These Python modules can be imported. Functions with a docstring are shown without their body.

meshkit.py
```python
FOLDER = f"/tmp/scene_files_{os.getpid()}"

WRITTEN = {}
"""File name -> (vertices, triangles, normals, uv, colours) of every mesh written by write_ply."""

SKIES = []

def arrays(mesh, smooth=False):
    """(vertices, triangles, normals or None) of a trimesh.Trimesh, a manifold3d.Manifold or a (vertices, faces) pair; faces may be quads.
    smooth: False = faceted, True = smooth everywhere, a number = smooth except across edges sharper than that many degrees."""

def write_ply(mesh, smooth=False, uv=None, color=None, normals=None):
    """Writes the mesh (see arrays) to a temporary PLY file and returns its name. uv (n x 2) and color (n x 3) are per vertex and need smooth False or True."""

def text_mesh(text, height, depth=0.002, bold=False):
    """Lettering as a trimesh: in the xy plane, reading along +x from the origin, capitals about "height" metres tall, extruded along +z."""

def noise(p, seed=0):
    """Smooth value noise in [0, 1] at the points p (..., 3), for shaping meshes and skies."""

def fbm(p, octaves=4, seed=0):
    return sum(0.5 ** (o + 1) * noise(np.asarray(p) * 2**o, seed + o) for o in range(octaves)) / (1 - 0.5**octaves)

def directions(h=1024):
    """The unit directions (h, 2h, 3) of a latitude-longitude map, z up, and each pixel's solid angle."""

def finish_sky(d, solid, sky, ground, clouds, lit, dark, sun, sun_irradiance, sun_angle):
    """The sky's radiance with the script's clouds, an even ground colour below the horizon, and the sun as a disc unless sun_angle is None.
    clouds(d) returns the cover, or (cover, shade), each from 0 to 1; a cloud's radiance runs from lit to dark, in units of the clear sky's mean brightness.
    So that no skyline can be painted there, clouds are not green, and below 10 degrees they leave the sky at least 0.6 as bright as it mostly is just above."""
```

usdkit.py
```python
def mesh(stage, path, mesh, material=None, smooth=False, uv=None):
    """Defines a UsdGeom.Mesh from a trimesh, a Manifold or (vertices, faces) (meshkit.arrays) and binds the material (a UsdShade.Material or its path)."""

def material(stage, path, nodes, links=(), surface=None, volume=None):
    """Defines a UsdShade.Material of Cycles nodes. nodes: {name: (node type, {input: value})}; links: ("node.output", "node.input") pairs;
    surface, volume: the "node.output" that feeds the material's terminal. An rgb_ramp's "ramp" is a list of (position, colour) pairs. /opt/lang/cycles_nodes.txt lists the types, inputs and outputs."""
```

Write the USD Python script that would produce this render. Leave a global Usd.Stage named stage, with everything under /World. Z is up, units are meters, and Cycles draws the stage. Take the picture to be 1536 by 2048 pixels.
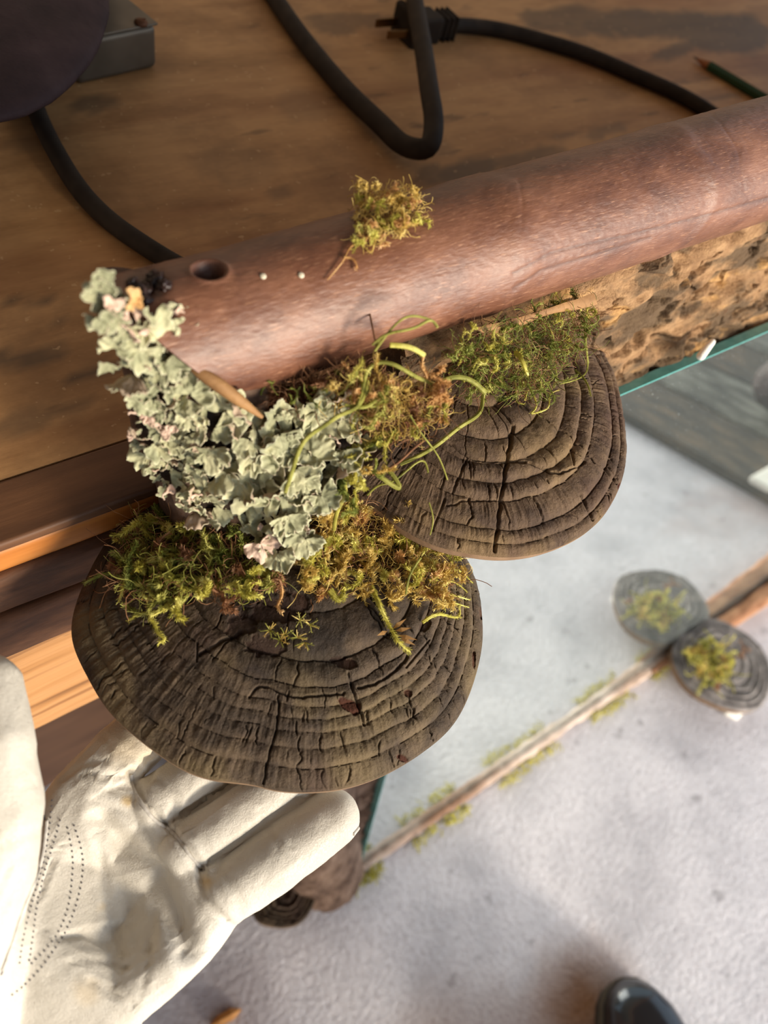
import math, random, numpy as np, trimesh, manifold3d as m3, usdkit, meshkit
from scipy.interpolate import CubicSpline
from pxr import Usd, UsdGeom, UsdLux, UsdShade, Gf, Sdf, Vt

stage = Usd.Stage.CreateInMemory()
UsdGeom.SetStageUpAxis(stage, "Z"); UsdGeom.SetStageMetersPerUnit(stage, 1.0)
UsdGeom.Xform.Define(stage, "/World"); UsdGeom.Scope.Define(stage, "/World/Looks")

# ------------------------------------------------------------------ camera, lights, exposure
F, CX, CY, CAMZ = 1538.0, 768.0, 1024.0, 0.90
_a = math.radians(10.0)                                   # the mirror leans 10 degrees
_x = np.array([3486 - CX, -179 - CY, F]); _x /= np.linalg.norm(_x)
_m = np.array([523.6 - CX, 2437 - CY, F]); _m -= _x * (_m @ _x); _m /= np.linalg.norm(_m)
_n = np.cross(_x, _m)
_d = math.cos(_a) * _m + math.sin(_a) * _n; _y = -math.sin(_a) * _m + math.cos(_a) * _n
W = np.stack([_x, _y, -_d])                               # rows: world axes seen by the camera (x right, y down, z forward)
EYE = np.array([0, 0, CAMZ])
cam = UsdGeom.Camera.Define(stage, "/World/camera")
_r, _u, _b = W[:, 0], -W[:, 1], -W[:, 2]
cam.AddTransformOp().Set(Gf.Matrix4d(*_r, 0, *_u, 0, *_b, 0, *EYE, 1))
cam.CreateHorizontalApertureAttr(36.0); cam.CreateVerticalApertureAttr(48.0)
cam.CreateFocalLengthAttr(36.0 * F / 1536); cam.CreateClippingRangeAttr(Gf.Vec2f(0.01, 50))
cam.CreateFStopAttr(9.5); cam.CreateFocusDistanceAttr(0.335)
cam.CreateExposureAttr(0.0)

def rect_light(name, at, to, w, h, power, color):
    L = UsdLux.RectLight.Define(stage, "/World/" + name)
    at, to = np.array(at, float), np.array(to, float)
    z = at - to; z /= np.linalg.norm(z); x = np.cross([0, 0, 1.0], z); x /= np.linalg.norm(x); y = np.cross(z, x)
    L.AddTransformOp().Set(Gf.Matrix4d(*x, 0, *y, 0, *z, 0, *at, 1))
    L.CreateWidthAttr(w); L.CreateHeightAttr(h); L.CreateIntensityAttr(power); L.CreateColorAttr(Gf.Vec3f(*color))
    return L
rect_light("doorway_daylight", (1.5, -2.4, 1.00), (0.3, 0.1, 0.6), 1.6, 2.0, 7.5, (1.0, 0.95, 0.90))
sun = UsdLux.DistantLight.Define(stage, "/World/sun")
sun.CreateAngleAttr(13.0); sun.CreateIntensityAttr(31); sun.CreateColorAttr(Gf.Vec3f(1.0, 0.86, 0.66))
def aim(L, d):                                            # the light travels along d
    z = -np.array(d, float); z /= np.linalg.norm(z); x = np.cross([0, 0, 1.0], z); x /= np.linalg.norm(x); y = np.cross(z, x)
    L.AddTransformOp().Set(Gf.Matrix4d(*x, 0, *y, 0, *z, 0, 0, 0, 0, 1))
aim(sun, (-0.28, 1.0, -0.17))
dome = UsdLux.DomeLight.Define(stage, "/World/sky"); dome.CreateIntensityAttr(0.36); dome.CreateColorAttr(Gf.Vec3f(0.66, 0.82, 1.0))

# ------------------------------------------------------------------ helpers
def ray(px, py): return W @ np.array([px - CX, py - CY, F]) / F
def atd(px, py, d): return EYE + ray(px, py) * d
def atz(px, py, z): r = ray(px, py); return EYE + r * ((z - CAMZ) / r[2])
def pln(px, py, p, n): r = ray(px, py); return EYE + r * (((np.array(p) - EYE) @ n) / (r @ n))
def proj(P):
    c = (np.asarray(P) - EYE) @ W
    return np.stack([CX + F * c[..., 0] / c[..., 2], CY + F * c[..., 1] / c[..., 2], c[..., 2]], -1)
def unit(v): v = np.asarray(v, float); return v / (np.linalg.norm(v, axis=-1, keepdims=True) + 1e-12)
used = {}
def numbered(path):
    k = used.get(path); used[path] = 0 if k is None else k + 1
    return path if k is None else f"{path}_{k + 1:03d}"
def tag(prim, label=None, cat=None, group=None, kind=None):
    p = prim.GetPrim() if hasattr(prim, "GetPrim") else prim
    for k, v in (("label", label), ("category", cat), ("group", group), ("kind", kind)):
        if v: p.SetCustomDataByKey(k, v)
    return p
def thing(name, label, cat, group=None, at=None, kind=None):
    x = UsdGeom.Xform.Define(stage, numbered("/World/" + name))
    return tag(x, label, cat, group, kind)
def obj(name, mesh, mat, parent=None, smooth=False, label=None, kind=None, prim=None):
    base = str(parent.GetPath()) if parent is not None else "/World"
    m = usdkit.mesh(stage, numbered(base + "/" + name), mesh, mat, smooth)
    for k, v in (prim or {}).items():
        UsdGeom.PrimvarsAPI(m).CreatePrimvar(k, Sdf.ValueTypeNames.FloatArray, "vertex").Set(Vt.FloatArray.FromNumpy(np.asarray(v, np.float32)))
    if label or kind: tag(m, label, kind=kind)
    return m.GetPrim()
def cat_mesh(ms):
    """(vertices, triangles) of several meshes joined into one."""
    V, f, k = [], [], 0
    for x in ms:
        v, t = (x.vertices, x.faces) if hasattr(x, "vertices") else x
        V.append(np.asarray(v, float)); f.append(np.asarray(t) + k); k += len(v)
    return np.vstack(V), np.vstack(f)
def hull(spheres, n=20):
    return m3.Manifold.batch_hull([m3.Manifold.sphere(r, n).translate([float(t) for t in c]) for c, r in spheres])
def rbox(c, size, r=0.002, R=None, n=12):
    s = np.array(size) / 2 - r
    M = m3.Manifold.batch_hull([m3.Manifold.sphere(r, n).translate([float(i * s[0]), float(j * s[1]), float(k * s[2])]) for i in (-1, 1) for j in (-1, 1) for k in (-1, 1)])
    v = M.to_mesh(); V, f = v.vert_properties[:, :3].astype(float), v.tri_verts
    if R is not None: V = V @ np.asarray(R, float).T
    return V + np.array(c), f
def tri(M):
    m = M.to_mesh(); return trimesh.Trimesh(m.vert_properties[:, :3].astype(float), m.tri_verts, process=False)
def spline(P, n):
    P = np.asarray(P, float); t = np.concatenate([[0], np.cumsum(np.linalg.norm(np.diff(P, axis=0), axis=1))])
    return CubicSpline(t, P, bc_type="natural")(np.linspace(0, t[-1], n))
def frames(P):
    t = unit(np.gradient(P, axis=0)); a = np.zeros_like(P)
    k = np.argmin(np.abs(t[0])); a0 = np.eye(3)[k]
    for i in range(len(P)):
        a0 = unit(a0 - t[i] * (a0 @ t[i])); a[i] = a0
    return t, a, np.cross(t, a)
def tube(P, r, sides=10, cap=True):
    P = np.asarray(P, float); t, a, b = frames(P); n = len(P)
    r = np.broadcast_to(np.asarray(r, float), (n,)); th = np.arange(sides) * 2 * np.pi / sides
    V = (P[:, None] + r[:, None, None] * (np.cos(th)[None, :, None] * a[:, None] + np.sin(th)[None, :, None] * b[:, None])).reshape(-1, 3)
    i, j = np.meshgrid(np.arange(n - 1), np.arange(sides), indexing="ij")
    q = np.stack([i * sides + j, i * sides + (j + 1) % sides, (i + 1) * sides + (j + 1) % sides, (i + 1) * sides + j], -1).reshape(-1, 4)
    f = np.vstack([q[:, [0, 1, 2]], q[:, [0, 2, 3]]])
    if cap:
        V = np.vstack([V, P[0], P[-1]]); k = n * sides; s = np.arange(sides)
        f = np.vstack([f, np.stack([(s + 1) % sides, s, np.full(sides, k)], 1), np.stack([(n - 1) * sides + s, (n - 1) * sides + (s + 1) % sides, np.full(sides, k + 1)], 1)])
    return V, f
def gridfaces(nu, nv, wrap=False):
    i, j = np.meshgrid(np.arange(nu - 1), np.arange(nv if wrap else nv - 1), indexing="ij")
    j2 = (j + 1) % nv
    q = np.stack([i * nv + j, i * nv + j2, (i + 1) * nv + j2, (i + 1) * nv + j], -1).reshape(-1, 4)
    return np.vstack([q[:, [0, 1, 2]], q[:, [0, 2, 3]]])
def fbm(P, s, o=4, seed=0): return meshkit.fbm(np.asarray(P) * s, o, seed) - 0.5
def vnormals(V, f):
    n = np.zeros_like(V); c = np.cross(V[f[:, 1]] - V[f[:, 0]], V[f[:, 2]] - V[f[:, 0]])
    for k in range(3): np.add.at(n, f[:, k], c)
    return unit(n)
def seg_dist(p, line):
    """Distance of the 2-D points p to a polyline."""
    line = np.asarray(line, float); best = np.full(len(p), 1e9)
    for a, b in zip(line[:-1], line[1:]):
        ab = b - a; t = np.clip(((p - a) @ ab) / (ab @ ab + 1e-12), 0, 1)
        best = np.minimum(best, np.linalg.norm(p - a - t[:, None] * ab, axis=1))
    return best

# ------------------------------------------------------------------ materials
def lin(r, g, b): return tuple(((c / 255 + 0.055) / 1.055) ** 2.4 if c > 10 else c / 255 / 12.92 for c in (r, g, b))
def look(name, stops, scale=(1, 1, 1), ns=8.0, detail=6, nrough=0.6, rough=0.6, bump=0.3, bscale=None, bns=60.0, bdist=0.001, rot=(0, 0, 0), distortion=0.0, extra=None, spec=0.4, p=None, voro=None):
    """Noise-coloured principled material in world position; extra = list of (ramp colour, mask spec) patches laid over."""
    n = {"g": ("geometry", {}), "m": ("mapping", {"scale": scale, "rotation": rot}),
         "t": ("noise_texture", {"scale": ns, "detail": detail, "roughness": nrough, "distortion": distortion}),
         "r": ("rgb_ramp", {"ramp": stops}),
         "mb": ("mapping", {"scale": bscale or scale, "rotation": rot}),
         "tb": ("noise_texture", {"scale": bns, "detail": 5, "roughness": 0.65}),
         "b": ("bump", {"strength": bump, "distance": bdist}),
         "p": ("principled_bsdf", {"roughness": rough, "specular_ior_level": spec, **(p or {})})}
    l = [("g.position", "m.vector"), ("m.vector", "t.vector"), ("t.fac", "r.fac"), ("g.position", "mb.vector"), ("mb.vector", "tb.vector"), ("tb.fac", "b.height"), ("b.normal", "p.normal")]
    col = "r.color"
    for i, e in enumerate(extra or []):
        # e: dict(color, scale, ns, lo, hi[, mapscale]) or dict(color, attr)
        if "attr" in e:
            n[f"x{i}"] = ("attribute", {"attribute": e["attr"]}); fac = f"x{i}.fac"
        else:
            n[f"xm{i}"] = ("mapping", {"scale": e.get("mapscale", (1, 1, 1)), "location": e.get("loc", (0, 0, 0)), "rotation": rot})
            n[f"x{i}"] = ("noise_texture", {"scale": e["ns"], "detail": e.get("detail", 4), "roughness": e.get("nr", 0.55)})
            n[f"xr{i}"] = ("map_range", {"from_min": e["lo"], "from_max": e["hi"], "to_min": 0.0, "to_max": e.get("amt", 1.0), "clamp": True})
            l += [("g.position", f"xm{i}.vector"), (f"xm{i}.vector", f"x{i}.vector"), (f"x{i}.fac", f"xr{i}.value")]; fac = f"xr{i}.result"
        n[f"c{i}"] = ("mix", {"mix_type": "mix", "color2": e["color"]})
        l += [(fac, f"c{i}.fac"), (col, f"c{i}.color1")]; col = f"c{i}.color"
    if voro:
        n["v"] = ("voronoi_texture", {"feature": "distance_to_edge", "scale": voro[0]}); n["vr"] = ("map_range", {"from_min": 0.0, "from_max": voro[1], "to_min": 0.0, "to_max": 1.0, "clamp": True})
        n["vn"] = ("noise_texture", {"scale": voro[0] * 0.8, "detail": 3}); n["vm"] = ("mix", {"mix_type": "linear_light", "fac": voro[3] if len(voro) > 3 else 0.01})
        n["b2"] = ("bump", {"strength": voro[2], "distance": bdist})
        l += [("g.position", "vm.color1"), ("vn.color", "vm.color2"), ("vm.color", "v.vector"), ("v.distance", "vr.value"), ("vr.result", "b2.height"), ("b.normal", "b2.normal")]
        l = [x for x in l if x[1] != "p.normal"] + [("b2.normal", "p.normal")]
    l.append((col, "p.base_color"))
    return usdkit.material(stage, "/World/Looks/" + name, n, l, surface="p.BSDF")
def plain(name, color, rough=0.5, **p):
    return usdkit.material(stage, "/World/Looks/" + name, {"p": ("principled_bsdf", {"base_color": color, "roughness": rough, **p})}, surface="p.BSDF")

M = {}
M["concrete"] = look("concrete", [(0.28, lin(158, 156, 163)), (0.5, lin(200, 197, 203)), (0.72, lin(224, 220, 225))], ns=7, detail=10, nrough=0.7, rough=0.42, bump=0.9, bns=170, bdist=0.003, spec=0.5,
    extra=[dict(color=lin(165, 132, 122), ns=3.1, lo=0.57, hi=0.72, amt=0.55, loc=(1.7, 0.6, 0)), dict(color=lin(176, 170, 176), ns=150, lo=.5, hi=.62, amt=.5, detail=3), dict(color=lin(112, 106, 110), ns=34, lo=0.66, hi=0.74, amt=0.5, detail=2), dict(color=lin(120, 80, 48), attr="stain")])
M["plywood"] = look("plywood", [(0.25, lin(130, 94, 58)), (0.42, lin(172, 128, 82)), (0.55, lin(194, 148, 98)), (0.68, lin(164, 120, 76)), (0.85, lin(188, 142, 94))], scale=(2.2, 8, 8), ns=3.0, detail=8, nrough=0.65, rough=0.60, bump=0.15, bscale=(4, 40, 40), bns=8, bdist=0.0006,
    extra=[dict(color=lin(110, 76, 48), ns=7, lo=0.5, hi=0.68, amt=0.55, detail=8, nr=.7), dict(color=lin(128, 74, 40), ns=2.0, mapscale=(1.0, 10, 1), lo=0.52, hi=0.7, amt=0.5), dict(color=lin(70, 52, 38), ns=24, mapscale=(.7, 2.4, 1), lo=0.64, hi=0.72, amt=0.5, loc=(3, 1, 0), detail=3), dict(color=lin(84, 70, 56), attr="stain"), dict(color=lin(214, 176, 130), ns=230, lo=0.70, hi=0.76, amt=0.5, detail=1)])
M["front_board"] = look("front_board", [(0.3, lin(74, 48, 32)), (0.5, lin(104, 70, 46)), (0.75, lin(128, 88, 58))], scale=(1.5, 12, 12), ns=4, rough=0.6, bump=0.2, bscale=(5, 60, 60), bns=6, bdist=0.0008)
M["orange_pine"] = look("orange_pine", [(0.3, lin(160, 94, 38)), (0.5, lin(184, 116, 52)), (0.75, lin(200, 136, 70))], scale=(1.2, 14, 14), ns=5, rough=0.5, bump=0.15, bscale=(4, 60, 60), bns=6, bdist=0.0006)
M["dark_board"] = look("dark_board", [(0.3, lin(62, 42, 32)), (0.5, lin(92, 62, 44)), (0.75, lin(122, 84, 58))], scale=(3, 10, 10), ns=9, rough=0.7, bump=0.4, bscale=(8, 40, 40), bns=8, bdist=0.001)
M["pale_pine"] = look("pale_pine", [(0.30, lin(118, 80, 48)), (0.42, lin(164, 118, 72)), (0.56, lin(180, 134, 88)), (0.66, lin(130, 88, 52)), (0.8, lin(180, 136, 92))], scale=(0.9, 20, 26), ns=3.2, distortion=0.7, rough=0.5, bump=0.15, bscale=(4, 60, 60), bns=6, bdist=0.0006,
    extra=[dict(color=lin(80, 60, 46), ns=11, mapscale=(1.5, 8, 8), lo=0.68, hi=0.74, amt=0.8)])
M["apron"] = look("apron_panel", [(0.3, lin(70, 48, 36)), (0.7, lin(96, 68, 50))], scale=(1.5, 8, 8), ns=5, rough=0.7, bump=0.15)
M["wall"] = look("wall_paint", [(0.3, lin(120, 108, 96)), (0.7, lin(140, 126, 112))], ns=3, rough=0.8, bump=0.1)
M["log"] = look("smooth_bark", [(0.25, lin(78, 47, 35)), (0.45, lin(108, 69, 50)), (0.62, lin(130, 88, 66)), (0.8, lin(98, 62, 46))], scale=(6, 10, 10), ns=6, detail=8, nrough=0.65, rough=0.43, bump=0.55, bscale=(0.16, 1.0, 1.0), bns=1250, bdist=0.0004, spec=0.5,
    extra=[dict(color=lin(186, 140, 108), ns=1500, mapscale=(0.12, 1, 1), lo=0.58, hi=0.70, amt=0.42, detail=4), dict(color=lin(74, 48, 42), ns=24, lo=0.58, hi=0.72, amt=0.55), dict(color=lin(52, 30, 26), attr="dark")], p={"coat_weight": 0.05, "coat_roughness": 0.3})
M["rough_wood"] = look("rough_wood", [(0.25, lin(88, 66, 46)), (0.42, lin(138, 106, 76)), (0.6, lin(166, 132, 96)), (0.8, lin(184, 150, 112))], scale=(14, 26, 26), ns=3.6, detail=10, nrough=0.75, rough=0.9, bump=1.0, bscale=(1, 1.3, 1.3), bns=420, bdist=0.0016, spec=0.15,
    extra=[dict(color=lin(84, 70, 55), ns=30, mapscale=(0.55, 1.3, 1.3), lo=0.47, hi=0.56, amt=0.85, detail=7), dict(color=lin(196, 152, 96), ns=40, mapscale=(0.5, 1.5, 1.5), lo=0.58, hi=0.66, amt=0.7, loc=(.9, .1, .3)), dict(color=lin(92, 48, 26), ns=34, mapscale=(0.7, 1.2, 1.2), lo=0.66, hi=0.72, amt=0.8, loc=(.4, .2, .7))])
M["stile"] = look("rough_bark", [(0.28, lin(70, 52, 44)), (0.5, lin(134, 108, 92)), (0.72, lin(176, 148, 128))], scale=(20, 20, 7), ns=3, detail=8, rough=0.85, bump=0.9, bns=140, bdist=0.002, spec=0.2)
M["strip"] = look("worn_strip", [(0.3, lin(150, 122, 104)), (0.5, lin(206, 186, 172)), (0.7, lin(226, 214, 206))], scale=(3, 10, 10), ns=4, detail=6, rough=0.85, bump=0.6, bns=120, bdist=0.002, spec=0.2, extra=[dict(color=lin(146, 106, 80), ns=5, lo=.5, hi=.6, amt=.7)])
M["rail_bark"] = look("rail_bark", [(0.3, lin(110, 74, 52)), (0.5, lin(166, 120, 90)), (0.7, lin(200, 156, 122))], scale=(4, 14, 14), ns=5, detail=7, rough=0.85, bump=0.7, bns=120, bdist=0.002, spec=0.2)
M["resin"] = look("resin", [(0.3, lin(26, 18, 18)), (0.7, lin(58, 40, 36))], ns=160, rough=0.3, bump=0.5, bns=300)
M["cut_wood"] = look("cut_wood", [(0.3, lin(112, 78, 46)), (0.7, lin(160, 120, 74))], ns=60, rough=0.7, bump=0.4, bns=300)
M["mirror"] = usdkit.material(stage, "/World/Looks/mirror", {"g": ("geometry", {}), "t": ("noise_texture", {"scale": 900.0, "detail": 1.0}), "r": ("map_range", {"from_min": 0.72, "from_max": 0.78, "to_min": 0.05, "to_max": 0.5, "clamp": True}),
    "s": ("glossy_bsdf", {"color": (0.80, 0.86, 0.85), "roughness": 0.012}), "d": ("diffuse_bsdf", {"color": (0.55, 0.62, 0.62)}), "x": ("mix_closure", {})},
    [("g.position", "t.vector"), ("t.fac", "r.value"), ("r.result", "x.fac"), ("s.BSDF", "x.closure1"), ("d.BSDF", "x.closure2")], surface="x.closure")
M["glass_edge"] = look("glass_edge", [(0.3, lin(78, 146, 142)), (0.7, lin(106, 174, 170))], ns=90, rough=0.22, bump=0.1, p={"subsurface_weight": 0.0})
M["fungus"] = look("fungus_skin", [(0.22, lin(42, 35, 30)), (0.42, lin(67, 56, 46)), (0.6, lin(93, 78, 62)), (0.82, lin(64, 51, 43))], ns=55, detail=8, nrough=0.7, rough=0.82, bump=0.9, bns=900, bdist=0.0006, spec=0.22,
    extra=[dict(color=lin(118, 101, 72), ns=26, lo=0.53, hi=0.66, amt=0.55), dict(color=lin(69, 52, 45), ns=17, lo=0.55, hi=0.66, amt=0.6, loc=(.3, .5, .1)), dict(color=lin(62, 24, 8), attr="rust"), dict(color=lin(28, 24, 23), attr="dark")], voro=(300, 0.035, 0.45, 0.002))
M["fungus_brown"] = look("fungus_brown_skin", [(0.22, lin(48, 38, 32)), (0.42, lin(77, 61, 49)), (0.6, lin(105, 85, 66)), (0.82, lin(72, 56, 46))], ns=55, detail=8, nrough=0.7, rough=0.82, bump=0.9, bns=900, bdist=0.0006, spec=0.22,
    extra=[dict(color=lin(134, 110, 76), ns=26, lo=0.53, hi=0.66, amt=0.55), dict(color=lin(79, 57, 48), ns=17, lo=0.55, hi=0.66, amt=0.6, loc=(.3, .5, .1)), dict(color=lin(62, 24, 8), attr="rust"), dict(color=lin(28, 24, 23), attr="dark")], voro=(300, 0.035, 0.45, 0.002))
M["fungus_grey"] = look("fungus_grey", [(0.3, lin(70, 66, 66)), (0.5, lin(112, 106, 104)), (0.7, lin(160, 152, 148))], ns=40, detail=6, rough=0.8, bump=0.5, bns=300, bdist=0.001)
M["lichen"] = look("lichen", [(0.3, lin(106, 107, 82)), (0.48, lin(148, 148, 117)), (0.66, lin(186, 182, 146))], ns=70, detail=5, rough=0.8, bump=0.4, bns=500, bdist=0.0005, spec=0.2,
    extra=[dict(color=lin(204, 202, 170), attr="edge"), dict(color=lin(178, 154, 134), attr="under")])
M["lichen_pink"] = look("lichen_pink", [(0.3, lin(186, 158, 140)), (0.7, lin(212, 186, 166))], ns=120, rough=0.75, bump=0.3, bns=500, bdist=0.0004)
def moss(name, a, b, c):
    M[name] = usdkit.material(stage, "/World/Looks/" + name, {"g": ("geometry", {}), "t": ("noise_texture", {"scale": 110.0, "detail": 3.0}), "r": ("rgb_ramp", {"ramp": [(0.3, a), (0.5, b), (0.72, c)]}), "p": ("principled_bsdf", {"roughness": 0.6, "specular_ior_level": 0.3}), "tr": ("translucent_bsdf", {}), "x": ("mix_closure", {"fac": 0.30})},
        [("g.position", "t.vector"), ("t.fac", "r.fac"), ("r.color", "p.base_color"), ("r.color", "tr.color"), ("p.BSDF", "x.closure1"), ("tr.BSDF", "x.closure2")], surface="x.closure")
moss("moss_gold", lin(166, 134, 64), lin(214, 186, 104), lin(240, 222, 150))
moss("moss_yellow", lin(158, 150, 60), lin(208, 200, 98), lin(236, 230, 146))
moss("moss_olive", lin(112, 112, 44), lin(160, 158, 74), lin(202, 198, 114))
moss("moss_green", lin(84, 94, 36), lin(132, 140, 62), lin(180, 182, 98))
moss("moss_brown", lin(92, 60, 38), lin(146, 102, 70), lin(190, 146, 108))
moss("moss_tan", lin(170, 124, 70), lin(214, 170, 110), lin(236, 202, 150))
M["burl"] = look("dark_bark_litter", [(0.3, lin(24, 18, 14)), (0.6, lin(54, 40, 28)), (0.8, lin(80, 60, 42))], ns=60, rough=0.9, bump=0.8, bns=200, bdist=0.002)
M["leather"] = look("white_leather", [(0.25, lin(180, 173, 160)), (0.5, lin(198, 191, 178)), (0.75, lin(208, 202, 190))], ns=24, detail=6, rough=0.50, bump=0.35, bns=700, bdist=0.0006, spec=0.4,
    extra=[dict(color=lin(196, 166, 112), attr="stain")], voro=(760, 0.10, 0.30, 0.0012))
M["thread"] = plain("thread", lin(88, 84, 88), 0.8)
M["seam"] = look("leather_seam", [(0.3, lin(160, 154, 146)), (0.7, lin(206, 200, 190))], ns=300, rough=0.6, bump=0.3)
M["rubber"] = look("black_rubber", [(0.3, lin(34, 27, 22)), (0.6, lin(50, 41, 33)), (0.8, lin(70, 58, 46))], ns=70, detail=5, rough=0.75, spec=0.25, bump=0.2, bns=300, bdist=0.0005)
M["brass"] = plain("brass", lin(120, 88, 52), 0.4, metallic=0.9)
M["steel"] = look("grey_steel", [(0.3, lin(86, 80, 70)), (0.7, lin(112, 104, 92))], ns=30, rough=0.45, bump=0.1, p={"metallic": 0.4})
M["rust_screw"] = look("rust_screw", [(0.3, lin(70, 42, 26)), (0.7, lin(110, 72, 46))], ns=200, rough=0.6, bump=0.3, p={"metallic": 0.4})
M["dark_leather"] = look("dark_leather", [(0.3, lin(38, 27, 30)), (0.55, lin(56, 41, 43)), (0.8, lin(74, 58, 58))], ns=30, detail=7, rough=0.75, bump=0.4, bns=240, bdist=0.001, spec=0.25)
M["pencil_paint"] = plain("pencil_paint", lin(30, 66, 38), 0.4)
M["pencil_wood"] = plain("pencil_wood", lin(150, 92, 50), 0.7)
M["graphite"] = plain("graphite", lin(40, 38, 40), 0.4)
M["shoe"] = plain("polished_black_leather", lin(24, 24, 28), 0.16, coat_weight=0.6, coat_roughness=0.08)
M["shoe_sole"] = plain("shoe_sole", lin(40, 36, 34), 0.6)
M["welt"] = plain("shoe_welt", lin(72, 62, 50), 0.6)
M["weathered"] = look("weathered_board", [(0.35, lin(44, 42, 38)), (0.5, lin(76, 74, 66)), (0.68, lin(128, 128, 118))], scale=(9, 2, 9), ns=5, detail=6, rough=0.8, bump=0.3)
M["weathered_dark"] = look("weathered_dark", [(0.35, lin(36, 32, 28)), (0.5, lin(62, 54, 44)), (0.7, lin(104, 84, 62))], scale=(9, 2, 9), ns=5, detail=6, rough=0.8, bump=0.3)
M["chip"] = plain("wood_chip", lin(190, 130, 66), 0.7)
M["plug_white"] = plain("plug_white", lin(206, 196, 172), 0.7)
M["white"] = plain("white_chip", lin(232, 228, 218), 0.6)

# ------------------------------------------------------------------ the room
NM = np.array([0, math.cos(_a), -math.sin(_a)])           # mirror normal, away from the viewer
MD = np.array([0, -math.sin(_a), -math.cos(_a)])          # down along the mirror
BOT = atz(640, 1790, 0.0)                                 # foot of the mirror
def inplane(x, s, off=0.0):                               # x along the mirror, s up it, off behind it
    return np.array([x, BOT[1], 0]) - MD * s + NM * off

def grid_plane(x0, x1, y0, y1, nx, ny):
    X, Y = np.meshgrid(np.linspace(x0, x1, nx), np.linspace(y0, y1, ny), indexing="ij")
    return np.stack([X, Y, np.zeros_like(X)], -1).reshape(-1, 3), gridfaces(nx, ny)
V, f = grid_plane(-2.6, 4.0, -3.2, 2.0, 330, 260)
st = np.zeros(len(V))
rng = np.random.default_rng(5)
for (px, py, r, amt) in [(1165, 2010, 0.060, 1.0), (1100, 2060, 0.05, .7), (1010, 2075, .05, .5), (450, 2040, .05, .35), (900, 2090, .06, .5)]:
    c = atz(px, py, 0); d = np.linalg.norm((V - c)[:, :2] * [1, 1.1], axis=1) + 0.02 * fbm(V, 40, 3, 4)
    st = np.maximum(st, amt * np.clip(1.3 - d / r, 0, 1) ** 0.7 * (d < 1.3 * r))
tag(obj("floor", (V, f), M["concrete"], smooth=True, prim={"stain": st}), kind="structure")
tag(obj("wall_back", rbox((0.6, 1.42, 1.3), (4.4, 0.1, 2.6)), M["wall"]), kind="structure")
tag(obj("wall_left", rbox((-1.55, -0.4, 1.3), (0.1, 3.6, 2.6)), M["wall"]), kind="structure")
tag(obj("ceiling", rbox((0.7, -0.3, 2.65), (4.6, 3.6, 0.1)), M["wall"]), kind="structure")

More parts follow.
